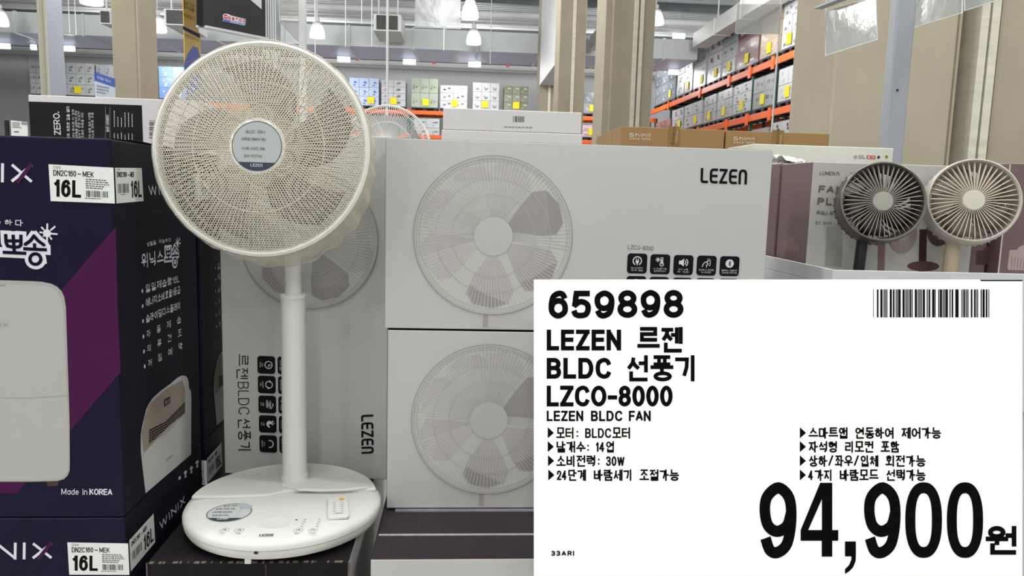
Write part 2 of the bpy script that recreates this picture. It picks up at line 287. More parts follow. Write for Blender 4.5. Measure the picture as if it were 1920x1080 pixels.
class Print:
    """flat printing on one plane: o origin, u right, v up, n outward (metres)"""
    def __init__(s, o, u, v, h0=0.0004):
        s.o = Vector(o); s.u = Vector(u).normalized(); s.v = Vector(v).normalized(); s.n = s.u.cross(s.v).normalized()
        s.h0 = h0; s.mb = MB(); s.mats = []; s.cnt = 0
    def uv(s, px, py):
        r = ray(px, py); t = (s.o - ORIGIN).dot(s.n) / r.dot(s.n); p = ORIGIN + r * t - s.o
        return Vector((p.dot(s.u), p.dot(s.v)))
    def mi(s, m):
        if isinstance(m, str): m = ink(m)
        if m not in s.mats: s.mats.append(m)
        return s.mats.index(m)
    def polys(s, vs, fs, m, lay=0):
        s.cnt = (s.cnt + 1) % 70; h = s.h0 + lay * 0.00025 + s.cnt * 3e-6; P = [s.o + s.u * p[0] + s.v * p[1] + s.n * h for p in vs]
        s.mb.add(P, fs, s.mi(m))
    def poly(s, pts, m, lay=0): s.polys(pts, [tuple(range(len(pts)))], m, lay)
    def pxpoly(s, pts, m, lay=0): s.poly([s.uv(*p) for p in pts], m, lay)
    def stroke(s, pts, w, m, lay=0, closed=False):
        for q in thick(pts, w, closed): s.poly(q, m, lay)
    def pxstroke(s, pts, w, m, lay=0, closed=False): s.stroke([s.uv(*p) for p in pts], w, m, lay, closed)
    def ring(s, c, r0, r1, m, lay=0, n=64, a0=0, a1=360):
        k = n; vs = []
        for i in range(k + 1):
            q = math.radians(a0 + (a1 - a0) * i / k)
            vs += [(c[0] + r0 * math.cos(q), c[1] + r0 * math.sin(q)), (c[0] + r1 * math.cos(q), c[1] + r1 * math.sin(q))]
        s.polys(vs, [(2 * i, 2 * i + 1, 2 * i + 3, 2 * i + 2) for i in range(k)], m, lay)
    def disc(s, c, r, m, lay=0, n=40, ry=None):
        s.poly([(c[0] + r * math.cos(2 * math.pi * i / n), c[1] + (ry or r) * math.sin(2 * math.pi * i / n)) for i in range(n)], m, lay)
    def frame(s, bl, br, tl):
        a = s.uv(*bl); return a, s.uv(*br) - a, s.uv(*tl) - a
    def text(s, t, bl, br, tl, m, bold=0.0, lay=0, gap=0.27, space=0.5):
        """lettering fitted to the parallelogram bl, br, tl (photo pixels); bold thickens the strokes"""
        G = []; x = 0.0
        for ch in t:
            if ch == ' ': x += space; continue
            w, S, box = glyph(ch); G.append((x, S, box)); x += w + gap
        tot = max(x - gap, 0.01); a, e, f = s.frame(bl, br, tl); h = f.length; W = e.length; sw = min((0.075 + 1.25 * bold) * h, 0.17 * W / max(1, len(t)))
        eu = e / W; fv = f / h; iw = W - sw; ih = h - sw
        for x0, S, (bw, bh) in G:
            for P, cl in S:
                s.stroke([a + eu * (sw / 2 + (x0 + p[0] * bw) / tot * iw) + fv * (sw / 2 + p[1] * bh * ih) for p in P], sw, m, lay, cl)
    def latin(s, t, bl, br, tl, w, m, lay=0, gap=0.2, table=LET, pxw=None):
        """stroke lettering; w = stroke width as a share of the height"""
        a, e, f = s.frame(bl, br, tl); h = f.length; W = e.length; sw = w * h
        gap = gap + 0.9 * w; tot = sum(table[c][0] for c in t) + gap * (len(t) - 1) + 0.0001
        # inset by half a stroke so that the ink fills the box
        ih = h - sw; iw = W - sw
        eu = e / W; fv = f / h; x = 0.0
        for c in t:
            cw = table[c][0]
            for st in table[c][1]:
                closed = isinstance(st, tuple); P = st[0] if closed else st
                Q = [a + eu * (sw / 2 + (x + p[0] * cw) / tot * iw) + fv * (sw / 2 + p[1] * ih) for p in P]
                s.stroke(Q, sw, m, lay, closed)
            x += cw + gap
    def bars(s, bl, br, tl, m, n=30, seed=1, lay=0, fill=0.5):
        rnd = random.Random(seed); a, e, f = s.frame(bl, br, tl); x = 0.0; ws = [rnd.choice((1, 1, 2, 3)) for _ in range(2 * n)]; tot = float(sum(ws))
        for i, w in enumerate(ws):
            if i % 2 == 0:
                p = a + e * (x / tot); q = a + e * ((x + w) / tot); s.poly([p, q, q + f, p + f], m, lay)
            x += w
    def lines(s, bl, br, tl, m, rows=3, seed=1, lay=0):
        """small print too fine to read: rows of word-long dashes"""
        rnd = random.Random(seed); a, e, f = s.frame(bl, br, tl)
        for r in range(rows):
            x = 0.0; end = rnd.uniform(0.6, 1.0); y = 1 - (r + 0.75) / rows
            while x < end:
                w = rnd.uniform(0.05, 0.14); p = a + e * x + f * y; q = a + e * min(x + w, 1) + f * y; d = f * (0.5 / rows)
                s.poly([p, q, q + d, p + d], m, lay); x += w + 0.03
    def rrect(s, c, eu, ev, w, h, r, m, lay=0):
        P = []
        for sx, sy, a0 in ((1, 1, 0), (-1, 1, 90), (-1, -1, 180), (1, -1, 270)):
            for x, y in arc(sx * (w / 2 - r), sy * (h / 2 - r), r, r, a0, a0 + 90, 4): P.append(Vector(c) + eu * x + ev * y)
        s.poly(P, m, lay)
    def build(s, name, parent, label=None):
        return obj(name, s.mb, s.mats, parent, label=label)
# ---------------------------------------------------------------- shared looks
M_CARTON = mat('white_coated_carton', '#b4b4b2', rough=0.42, var=0.025, scale=6, bump=0.02)
M_CARTON_DARK = mat('dark_printed_carton', '#302a2e', spec=0.1, rough=0.45, var=0.12, scale=30, stretch=(6, 1, 1))
M_CARTON_BLACK = mat('black_printed_carton', '#1b181b', spec=0.1, rough=0.5, var=0.15, scale=25)
M_NAVY = mat('navy_gloss_carton', '#17142b', rough=0.35, var=0.1, scale=8, bump=0.03, spec=0.12)
M_NAVY2 = mat('navy_side_carton', '#191922', rough=0.55, var=0.12, scale=6, bump=0.04, spec=0.06)
M_KRAFT = mat('brown_kraft_board', '#8f7148', rough=0.75, var=0.05, scale=60, stretch=(1, 1, 12))
M_PLASTIC = mat('warm_white_plastic', '#cfcfc8', rough=0.45, var=0.015, scale=15)
M_PLASTIC2 = mat('cool_white_plastic', '#d2d3cf', rough=0.35, var=0.02, scale=15)
M_BLADE = mat('grey_blade_plastic', '#7b777a', rough=0.35, var=0.03)
M_NET = mat('cream_net_cord', '#c3bcac', rough=0.85, var=0.08, scale=300)
M_WIRE = mat('cream_painted_wire', '#cbc5b4', rough=0.4, var=0.03)
M_LABEL = mat('white_label_paper', '#d9ddd8', rough=0.5, var=0.03, scale=25)
M_PALLET = mat('black_pallet_plastic', '#17171a', rough=0.6, var=0.15)
BOX6 = {'bottom': 0, 'top': 1, 'front': 2, 'right': 3, 'back': 4, 'left': 5}
def carton_body(parent, a, b, base, faces, name='carton_body', bevel=0.0018):
    """a closed carton; faces: {side: material} where it differs from base"""
    mb = MB().box(a, b); mats = [base]
    for k, m in faces.items():
        if m not in mats: mats.append(m)
        mb.m[BOX6[k]] = mats.index(m)
    return obj(name, mb, mats, parent, bevel=bevel)

# ---------------------------------------------------------------- printed fan picture
def fan_picture(P, c, R, up=90.0, shade=0, pole=True, lay=0):
    """grey printed stand fan; up = direction of the top of the picture (degrees)"""
    c = Vector(c); rot = math.radians(up - 90)
    def pt(r, deg): q = math.radians(deg) + rot; return c + Vector((math.cos(q), math.sin(q))) * r * R
    K = (lambda h: h)
    if pole:
        d = Vector((math.cos(rot - math.pi / 2), math.sin(rot - math.pi / 2))); e = Vector((-d.y, d.x))
        L = pole
        P.poly([c + d * R * 0.9 + e * 0.016, c + d * R * 0.9 - e * 0.013, c + d * L - e * 0.013, c + d * L + e * 0.016], '#b5b2b1', lay)
        P.poly([c + d * R * 0.9 - e * 0.006, c + d * R * 0.9 - e * 0.016, c + d * L - e * 0.016, c + d * L - e * 0.006], '#9c9898', lay + 0.3)
    P.disc(c, R, '#b6b7b2', lay + 1, 72)
    for k, (a, col) in enumerate(((318, '#a09d9d'), (20, '#969393'), (262, '#a5a2a1'), (196, '#aca9a7'), (150, '#b1b0ac'), (72, '#b0afac'), (108, '#b3b2ae'))):
        B = [(0.25, a - 6), (0.42, a - 14), (0.62, a - 18), (0.8, a - 17), (0.9, a - 8), (0.92, a + 8), (0.88, a + 22), (0.74, a + 30), (0.55, a + 30), (0.4, a + 28), (0.25, a + 22)]
        P.poly([pt(r, q) for r, q in B], col, lay + 2 + 0.04 * k)
        P.poly([pt(r, q) for r, q in ((0.68, a - 16), (0.8, a - 15), (0.89, a - 7), (0.91, a + 8), (0.87, a + 20), (0.8, a + 14), (0.74, a))], '#8f8b8b' if k < 3 else '#adaba8', lay + 2.4 + 0.04 * k)
    n = 116
    for i in range(n):
        q = 360.0 * i / n; rel = (q) % 360
        over = 195 < rel < 345
        col = '#cdccc8' if over else ('#989693' if rel < 100 or rel > 345 else '#a3a29e')
        a, b = pt(0.24, q), pt(0.965, q + 3); P.stroke([a, b], 0.0007 if over else 0.0006, col, lay + 3)
    for r, w, col in ((0.72, 0.0011, '#a9a8a5'), (0.52, 0.001, '#a9a8a5'), (0.93, 0.0009, '#a5a4a1')):
        P.ring(c, r * R - w / 2, r * R + w / 2, col, lay + 4, 72)
    P.ring(c, 0.965 * R, R, '#a9aaa6', lay + 4.2, 80); P.ring(c, 0.993 * R, R, '#8c8c89', lay + 4.5, 80)
    P.disc(c, 0.245 * R, '#b1b0ae', lay + 5, 40)

def icon(P, k, c, eu, ev, S, lay=0):
    """black rounded feature tile with a white pictogram and two lines of small print"""
    c = Vector(c); W = '#cfcfcc'
    P.rrect(c, eu, ev, S, S, S * 0.16, '#17151a', lay)
    g = lambda x, y: c + eu * (x * S) + ev * ((y) * S)
    st = lambda pts, w=0.035, cl=False: P.stroke([g(*p) for p in pts], w * S, W, lay + 1, cl)
    fl = lambda pts: P.poly([g(*p) for p in pts], W, lay + 1)
    cy = 0.13
    if k == 0:
        st(arc(0, cy, 0.21, 0.21, -60, 240, 20), 0.05); fl([(-0.09, cy + 0.02), (0.09, cy + 0.02), (0.07, cy - 0.1), (0.02, cy - 0.14), (0.02, cy - 0.22), (-0.02, cy - 0.22), (-0.02, cy - 0.14), (-0.07, cy - 0.1)]); st([(-0.05, cy), (-0.05, cy + 0.11)]); st([(0.05, cy), (0.05, cy + 0.11)])
    elif k == 1:
        fl(arc(-0.12, cy + 0.1, 0.06, 0.06, 0, 330, 10))
        for a in range(0, 360, 45): st([(-0.12 + 0.08 * math.cos(math.radians(a)), cy + 0.1 + 0.08 * math.sin(math.radians(a))), (-0.12 + 0.12 * math.cos(math.radians(a)), cy + 0.1 + 0.12 * math.sin(math.radians(a)))], 0.025)
        st([(0.03, cy - 0.07), (0.03, cy + 0.2), (0.13, cy + 0.2), (0.13, cy - 0.07)], 0.03); st(arc(0.08, cy - 0.13, 0.09, 0.09, 0, 340, 14), 0.035, True); st([(0.08, cy - 0.12), (0.08, cy + 0.1)], 0.04)
    elif k == 2:
        fl([(-0.23, cy + 0.09), (-0.12, cy + 0.09), (0.02, cy + 0.2), (0.02, cy - 0.2), (-0.12, cy - 0.09), (-0.23, cy - 0.09)])
        st(arc(0.02, cy, 0.1, 0.11, -55, 55, 8), 0.045); st(arc(0.02, cy, 0.2, 0.2, -55, 55, 8), 0.045)
    elif k == 3:
        st([(0.02, cy - 0.02), (0.02, cy + 0.1), (0.06, cy + 0.12), (0.16, cy + 0.12), (0.18, cy + 0.1), (0.17, cy - 0.12), (0.1, cy - 0.13)], 0.03)
        st([(-0.22, cy - 0.2), (-0.18, cy - 0.06), (-0.08, cy + 0.05), (0.05, cy + 0.06)], 0.035); st([(0.1, cy - 0.02), (0.0, cy - 0.1), (0.0, cy - 0.2)], 0.035)
        st(arc(0.1, cy + 0.15, 0.08, 0.06, 20, 160, 6), 0.02)
    elif k == 4:
        P.disc(g(0, cy), 0.21 * S, W, lay + 1, 28)
        P.stroke([g(*p) for p in ((-0.07, cy - 0.07), (0.07, cy + 0.06), (0.0, cy + 0.13), (0.0, cy - 0.13), (0.07, cy - 0.06), (-0.07, cy + 0.07))], 0.025 * S, '#17151a', lay + 2)
    elif k == 5:
        st(arc(0, cy, 0.2, 0.2, 0, 350, 24), 0.045, True); st([(0, cy + 0.12), (0, cy), (0.1, cy)], 0.045)
    elif k == 6:
        st(arc(0, cy, 0.19, 0.19, 20, 160, 12), 0.045); st(arc(0, cy, 0.19, 0.19, 200, 340, 12), 0.045)
        fl([(-0.26, cy + 0.06), (-0.1, cy + 0.1), (-0.2, cy - 0.06)]); fl([(0.26, cy - 0.06), (0.1, cy - 0.1), (0.2, cy + 0.06)])
    elif k == 7:
        st([(-0.22, cy - 0.1), (0.2, cy - 0.1)], 0.035); st([(-0.1, cy - 0.02), (0.12, cy - 0.02)], 0.035)
        st([(-0.22, cy - 0.17), (0.16, cy - 0.17)], 0.03); st(spline([(-0.2, cy + 0.05), (0.1, cy + 0.05), (0.22, cy + 0.02), (0.2, cy + 0.13), (0.1, cy + 0.14), (0.02, cy + 0.22), (-0.06, cy + 0.14)]), 0.035)
    elif k == 8:
        fl(spline([(0.06, cy + 0.18), (-0.14, cy + 0.1), (-0.2, cy - 0.06), (-0.05, cy - 0.2), (0.14, cy - 0.14), (0.2, cy + 0.0), (0.04, cy - 0.06), (-0.02, cy + 0.04)], 4, True))
        P.disc(g(-0.16, cy + 0.16), 0.045 * S, W, lay + 1, 8); P.disc(g(-0.05, cy + 0.24), 0.03 * S, W, lay + 1, 8)
    else:
        for a in range(-10, 200, 21): st(arc(0, cy - 0.04, 0.2, 0.2, a, a + 14, 3), 0.06)
    txt = [('BLDC모터', '에너지 절감'), ('AI 인공지능', '온도감지센서'), ('최저 소음', '약 13dB'), ('간편하고 편안한', '미니리모컨'), ('블루투스 연결지원', '스마트폰 제어가능'), ('최장', '타이머'), ('상하좌우', '회전'), ('바람', '모드'), ('수면', '모드'), ('단계', '바람세기')][k]
    for r, t in enumerate(txt):
        w = min(0.4, 0.05 * len(t)); y = -0.22 - 0.12 * r
        a = g(-w, y - 0.04); e = eu * (2 * w * S); f = ev * (0.085 * S)
        _text_uv(P, t, a, e, f, '#bdbdba', 0.02, lay + 1)
def _text_uv(P, t, a, e, f, m, bold, lay):
    keep = P.frame; P.frame = lambda *_: (a, e, f)
    P.text(t, None, None, None, m, bold, lay, gap=0.08)
    P.frame = keep

def lezen_word(P, bl, br, tl, col, w=0.17, lay=0):
    P.latin('LeZen', bl, br, tl, w, col, lay, gap=0.24, table=LOGO)

# ---------------------------------------------------------------- fan cartons on the right
YL = 1.42
ZT, ZM, ZM2, ZB = 0.0925 + EYE, -0.2625 + EYE, -0.2655 + EYE, -0.620 + EYE
def lezen_front(P, dz, full=True):
    """printing of one carton; pixel anchors are those of the upper carton, dz shifts them down"""
    c = P.uv(925, 443) - Vector((0, dz)); R = (P.uv(1073, 443) - P.uv(925, 443)).length
    fan_picture(P, c, R, 90, pole=0.174)
    sv = Vector((0, -dz)); f0 = P.frame
    P.frame = lambda bl, br, tl: (lambda a, e, f: (a + sv, e, f))(*f0(bl, br, tl))
    lezen_word(P, (1313, 343), (1400, 346), (1314, 315), '#141217', lay=1)
    P.latin('LZCO-8000', (1177, 467), (1225, 470), (1177.5, 459), 0.09, '#2b292b', 1, gap=0.22)
    P.frame = f0
    S = 0.0385
    for k, (x, y) in enumerate(((1194.5, 494), (1237.5, 495.5), (1281, 497), (1324.5, 498), (1367.5, 499))):
        ctr = P.uv(x, y) + sv
        icon(P, k, ctr, Vector((1, 0)), Vector((0, 1)), S, 1); icon(P, k + 5, ctr - Vector((0, 0.0435)), Vector((1, 0)), Vector((0, 1)), S, 1)
def lezen_carton(name, a, b, label, dz=0.0, prints=True):
    t = thing(name, ((a[0] + b[0]) / 2, (a[1] + b[1]) / 2, a[2]), label, 'carton', 'white fan cartons')
    carton_body(t, a, b, M_CARTON, {'top': M_CARTON_DARK, 'bottom': M_CARTON_DARK, 'left': M_CARTON_BLACK, 'right': M_CARTON_BLACK})
    if prints:
        P = Print((a[0], a[1], a[2]), (1, 0, 0), (0, 0, 1)); lezen_front(P, dz); P.build('printing', t)
    return t
lezen_carton('fan_carton', (-0.1415, YL, ZM), (0.589, YL + 0.2, ZT), 'white fan carton with grey fan picture and black tiles, uppermost of its stack', 0.0)
lezen_carton('fan_carton', (-0.1355, YL, ZB), (0.596, YL + 0.2, ZM2), 'white fan carton with grey fan picture directly under the uppermost one', ZM - ZB - 0.0004)
# the layer in front of and below them, dark tops showing
YD = 1.222
t = thing('fan_carton', (0.2, 1.35, ZB - 0.004 - 0.357), 'fan carton with dark top and white front at the bottom, beside the price sign', 'carton', 'white fan cartons')
zt = ZB - 0.0045
carton_body(t, (-0.143, YD, zt - 0.357), (0.589, YL + 0.18, zt), M_CARTON, {'top': M_CARTON_DARK, 'left': M_CARTON_BLACK})
P = Print((-0.143, YD, zt - 0.357), (1, 0, 0), (0, 0, 1)); Rm = 0.1485
fan_picture(P, (0.206, 0.357 - 0.183), Rm, 90, pole=0.17); P.build('printing', t)
mb = MB().box((-0.139, 1.313, zt), (0.585, YL - 0.012, zt + 0.0022)); obj('top_flap', mb, M_CARTON_DARK, t, bevel=0.0008)
mb = MB().box((-0.139, 1.3105, zt), (0.585, 1.313, zt + 0.0024)); obj('flap_edge', mb, mat('raw_board_edge', '#b9b2ad', 0.8, 0.15, 90), t)
mb = MB().box((-0.118, YL - 0.012, zt), (0.58, YL - 0.001, zt + 0.004)); obj('tape_ridge', mb, mat('scuffed_grey_board', '#77727a', 0.6, 0.2, 40), t)
def plain_stack(name, x0, x1, y0, y1, z1, label, n, base=M_CARTON, cat='carton', group=None, z0=0.16):
    h = (z1 - z0) / n
    for i in range(n):
        t = thing(name, ((x0 + x1) / 2, (y0 + y1) / 2, z0 + i * h), label if n == 1 else label, cat, group or label)
        carton_body(t, (x0, y0, z0 + i * h), (x1, y1, z0 + (i + 1) * h - 0.002), base, {'top': M_CARTON_DARK})
# upright carton behind the fan, print running downwards
t = thing('fan_carton', (-0.33, 1.68, ZB - 0.004), 'white fan carton standing on end behind the tall fan, print running downwards', 'carton', 'white fan cartons')
A = Vector((-0.503, 1.614, ZB - 0.0044)); B = Vector((-0.150, 1.578, ZB - 0.0044)); ux = (B - A).normalized(); uy = Vector((-ux.y, ux.x, 0)); H = 0.729
mb = MB().obox(A + ux * 0.177 + uy * 0.1 + Vector((0, 0, H / 2)), ux, uy, Vector((0, 0, 1)), 0.1775, 0.1, H / 2)
mb.m[5] = 1; mb.m[1] = 1; obj('carton_body', mb, [M_CARTON, M_CARTON], t, bevel=0.0018)
P = Print(A, ux, (0, 0, 1))
fan_picture(P, P.uv(579, 449), 0.1455, 0, pole=False)
P.text('르젠', (444, 664), (443.5, 711), (466, 664), '#1a181a', 0.012, 1); P.latin('BLDC', (446, 716), (447.5, 777), (466.5, 716), 0.085, '#1a181a', 1, gap=0.22); P.text('선풍기', (446, 784), (447, 847), (470, 784), '#1a181a', 0.012, 1)
lezen_word(P, (677, 778), (678, 851), (700, 777), '#17151a', lay=1)
S = 0.0385
for k in range(5):
    c = P.uv(499.5 + 0.9 * k, 684 + 37 * k)
    icon(P, k + 5, c, Vector((0, -1)), Vector((1, 0)), S, 1); icon(P, k, c + Vector((0.0435, 0.0)), Vector((0, -1)), Vector((1, 0)), S, 1)
P.build('printing', t)

# ---------------------------------------------------------------- dark carton under the fan
t = thing('display_carton', (-0.34, 1.4, zt - 0.357), 'scuffed black carton with white right side carrying the tall fan', 'carton')
carton_body(t, (-0.508, 1.214, zt - 0.357), (-0.178, 1.79, zt), M_CARTON_BLACK, {'right': M_CARTON}, bevel=0.001)
rnd = random.Random(5)
M_TORN = mat('torn_board_edge', '#5f564d', 0.9, 0.4, 120)
mb = MB()
for i in range(26):
    x = -0.505 + 0.325 * i / 26 + rnd.uniform(-0.004, 0.004); w = rnd.uniform(0.001, 0.009); h = rnd.uniform(0.0003, 0.0012)
    mb.box((x, 1.2128, zt - h), (x + w, 1.2185, zt + 0.0006))
mb.box((-0.509, 1.2132, zt - 0.357), (-0.5068, 1.2155, zt)); mb.box((-0.1795, 1.2132, zt - 0.357), (-0.1765, 1.2155, zt)); mb.box((-0.3155, 1.2132, zt - 0.12), (-0.3145, 1.215, zt - 0.004))
obj('torn_edge', mb, M_TORN, t, kind='stuff')

# ---------------------------------------------------------------- dehumidifier cartons on the left
XW = -0.5425; YW = 1.22; ZW1 = 0.0645 + EYE; ZW0 = -0.548 + EYE; HW = ZW1 - ZW0
PURPLE = mat('purple_print', '#431540', 0.5, 0.05, 10, spec=0.1); WHITE_INK = '#d3d2da'
def bubble(P, pts, conv, wide, thin):
    """outlined brush lettering: a pale outline with dark strokes inside"""
    for st in pts:
        Q = [P.uv(*conv(p)) for p in st]
        P.stroke(Q, wide, WHITE_INK, 1)
        for q in (Q[0], Q[-1], *Q[1:-1]): P.disc(q, wide / 2, WHITE_INK, 1.1, 14)
    for st in pts:
        Q = [P.uv(*conv(p)) for p in st]
        P.stroke(Q, thin, '#120f24', 3)
        for q in (Q[0], Q[-1], *Q[1:-1]): P.disc(q, thin / 2, '#120f24', 3.1, 10)
PO = [[(95, 430), (100, 540), (125, 590), (215, 612), (300, 605), (332, 575), (332, 440)], [(212, 440), (230, 690)], [(110, 512), (330, 512)], [(75, 690), (390, 705)],
      [(400, 565), (480, 510), (535, 435), (600, 510), (690, 575)], [(545, 575), (548, 640)], [(395, 635), (710, 650)], arc(558, 795, 85, 82, 0, 360, 20)]
def sun(P, c, conv, s):
    P.disc(P.uv(*conv(c)), s * 1.0, WHITE_INK, 1.5, 20)
    for a, r0, r1 in ((88, 75, 140), (40, 75, 165), (-5, 75, 150), (-52, 75, 120), (-90, 75, 110), (-140, 70, 80), (172, 75, 115), (132, 75, 130)):
        q = math.radians(a); d = (math.cos(q), -math.sin(q))
        P.pxstroke([conv((c[0] + d[0] * r0, c[1] + d[1] * r0)), conv((c[0] + d[0] * r1, c[1] + d[1] * r1))], s * 0.42, WHITE_INK, 1.5)
def model_label(P, Q, dz, seed, side=False):
    """white sticker; Q maps sticker pixel positions of the uppermost carton"""
    q = Q
    if not side:
        P.pxpoly([q(92, 308), q(213.5, 314.5), q(216.5, 381.5), q(96, 377)], M_LABEL, 4)
        P.text('모델명', q(100.5, 316), q(115, 317), q(100.5, 311), '#3a3a3a', 0.0, 5)
        P.latin('DN2C160', q(101, 329.5), q(144, 331.5), q(101, 318.5), 0.14, '#151515', 5, gap=0.2); P.latin('-', q(146.5, 327.5), q(153, 328), q(146.5, 325), 0.7, '#151515', 5); P.latin('MEK', q(156, 331.5), q(177, 333), q(156, 321), 0.14, '#151515', 5, gap=0.2)
        P.latin('16L', q(101, 368.5), q(153, 371), q(101, 336), 0.18, '#101010', 5, gap=0.3)
        P.lines(q(162, 354), q(206, 357), q(161.5, 334), '#555555', 5, seed, 5)
        P.bars(q(163, 369), q(204, 371), q(162.5, 357), '#2a2a2a', 22, seed + 1, 5); P.lines(q(160, 373), q(203, 375), q(160, 370), '#444444', 1, seed + 2, 5)
    else:
        P.pxpoly([q(213.5, 314.5), q(264, 315), q(267.5, 377), q(216.5, 381.5)], M_LABEL, 4)
        P.lines(q(218, 319), q(224, 319.5), q(218, 316), '#444444', 1, seed, 5)
        P.latin('DN2C160', q(217.5, 332), q(236, 332), q(217, 322), 0.17, '#222222', 5, gap=0.2); P.latin('-', q(238, 329.5), q(240.5, 329.5), q(238, 327), 0.7, '#222222', 5); P.latin('MEK', q(242, 332), q(250, 332), q(242, 322), 0.17, '#222222', 5, gap=0.2)
        P.latin('16L', q(243.5, 370.5), q(264, 369.5), q(242.5, 339), 0.16, '#151515', 5, gap=0.3)
        P.bars(q(219.5, 362.5), q(240, 361.5), q(219, 344.5), '#4a4a4a', 16, seed + 1, 5); P.lines(q(224, 366), q(236, 366), q(224, 363.5), '#555555', 1, seed, 5)
def winix_word(P, bl, br, tl, lay=1, purple=True):
    a, e, f = P.frame(bl, br, tl); h = f.length; x = 0.0
    P.latin('WINIX', bl, br, tl, 0.15, WHITE_INK, lay, gap=0.22)
    if purple:
        eu = e.normalized(); fv = f.normalized()
        P.stroke([a + eu * (e.length - 0.005 - 0.62 * h), a + eu * (e.length - 0.002) + fv * h], 0.2 * h, PURPLE, lay + 1)
def dehumidifier_carton(k, prints_front=True, y0=YW, y1=1.588, label=''):
    z1 = ZW1 - k * HW; z0 = z1 - HW + 0.001
    t = thing('dehumidifier_carton', (XW - 0.2, (y0 + y1) / 2, z0), label, 'carton', 'navy dehumidifier cartons')
    carton_body(t, (XW - 0.40, y0, z0), (XW, y1, z1), M_NAVY, {'right': M_NAVY2}, bevel=0.003)
    F = Print((XW - 0.40, y0, z0), (1, 0, 0), (0, 0, 1)); Sd = Print((XW, y0, z0), (0, 1, 0), (0, 0, 1))
    # every pixel anchor is that of the uppermost front carton; other cartons repeat it in metres
    zr = ZW1 - HW + 0.001
    F.uv = Print((XW - 0.40, YW, zr), (1, 0, 0), (0, 0, 1)).uv; Sd.uv = Print((XW, YW, zr), (0, 1, 0), (0, 0, 1)).uv
    if prints_front:
        # front panel
        F.pxpoly([(217.5, 425), (220, 560), (226.5, 698), (133, 806), (32, 925), (-60, 925), (-140, 925), (-140, 850), (0, 677)], PURPLE, 0)
        winix_word(F, (-140, 339), (62, 343), (-140, 303))
        F.text('생활을제습', (-80, 419), (2, 420), (-80, 410), WHITE_INK, 0.03, 1); F.text('하', (9, 422), (24, 422.5), (9, 411), WHITE_INK, 0.03, 1); F.text('다', (29, 424), (44, 424.5), (29, 411.5), WHITE_INK, 0.03, 1)
        cv = lambda p: (p[0] / 8.31, 390 + p[1] / 8.31)
        bubble(F, PO, cv, 0.0158, 0.0051); sun(F, (737, 393), cv, 0.0062)
        F.text('위닉스', (-120, 490), (-8, 495), (-120, 440), WHITE_INK, 0.05, 1)
        # appliance picture
        F.pxpoly([(-100, 522), (60, 527), (80, 528.3), (97, 532), (108, 537.5), (116, 546), (121, 557), (124, 575), (131, 790), (131.5, 870), (131, 882), (127.5, 891), (120.5, 898), (108, 901.5), (60, 903), (-100, 903)], '#a1a19b', 1)
        F.pxpoly([(-100, 530), (60, 534), (84, 535), (98, 539.5), (107, 546), (113.5, 555), (118, 567), (120.5, 585), (129, 800), (129.8, 868), (129, 880), (125.5, 889), (118.5, 895.5), (106, 899), (60, 900.5), (-100, 900.5)], '#a9a9a4', 2)
        F.pxstroke([(-60, 746), (60, 746), (128, 741)], 0.0007, '#8f8f8c', 3); F.latin('WINIX', (-38, 613), (17, 613), (-38, 605), 0.12, '#77706c', 3)
        F.pxpoly([(87, 901), (110, 900), (110, 908), (107, 911), (90, 911)], '#4b3a38', 1)
        F.rrect(F.uv(4, 535), Vector((1, 0)), Vector((0, 1)), 0.012, 0.0025, 0.001, '#8d8d88', 3)
        F.text('Made in', (115.5, 927), (164, 927.5), (115.5, 914), WHITE_INK, 0.012, 1); F.latin('KOREA', (168, 927.5), (211, 928), (168, 916), 0.17, WHITE_INK, 1, gap=0.16)
    model_label(F, lambda x, y: (x, y), 0, 11)
    # side panel
    winix_word(Sd, (279, 366), (330, 366), (277, 347), purple=False)
    Sd.text('생활을', (275, 462.5), (292, 458), (274, 454.5), WHITE_INK, 0.02, 1); Sd.text('제습하다', (297, 456.5), (320, 453), (297, 449), WHITE_INK, 0.02, 1)
    Sd.text('위닉스', (265, 504), (306, 494), (264, 476), WHITE_INK, 0.035, 1)
    c2 = lambda p: (307 + (p[0] - 20) * 0.0375, 461 + (p[1] - 360) * 0.079 - (p[0] - 20) * 0.008)
    bubble(Sd, PO, c2, 0.0115, 0.0032); sun(Sd, (690, 365), c2, 0.005)
    for i, (s_, x1, y1, dy) in enumerate((('일일제습량16L', 336, 531, 21), ('에너지소비효율1등급', 337, 551, 26), ('슬라이딩디스플레이', 337.5, 576, 27))):
        yb = (549.5, 576, 606)[i]
        Sd.disc(Sd.uv(266 + i * 0.7, (545.5, 574, 602)[i]), 0.0035, WHITE_INK, 1, 12)
        Sd.text(s_, (272 + i * 0.4, yb), (x1, yb - dy), (272 + i * 0.4, yb - 16), WHITE_INK, 0.035, 1)
    for i, s_ in enumerate(('자동제습', '의류건조', '꺼짐예약')):
        Sd.disc(Sd.uv(268 + i * 1.2, 631 + i * 28), 0.0035, WHITE_INK, 1, 12)
        for j, ch in enumerate(s_):
            x = 274 + j * 19 + i * 1.3; yb = 634 + i * 27.5 - j * 8.6 - j * i * 0.9
            Sd.text(ch, (x, yb), (x + 7.5, yb - 3.2), (x, yb - 14), WHITE_INK, 0.03, 1)
    Sd.pxpoly([(272, 925), (265, 865), (263, 845), (263, 815), (266, 797), (270, 780), (273, 768), (278, 757), (286, 746), (300, 733), (318, 720), (332, 708), (340, 704), (346, 704.5), (350, 707), (352.5, 714), (354, 728), (357, 733), (358, 745), (357.5, 852)], '#b4b2b1', 1)
    Sd.pxpoly([(264, 815), (270, 782), (279, 757), (312, 728), (341, 712), (346, 730), (346, 775), (320, 795), (268, 850)], '#8f8478', 2)
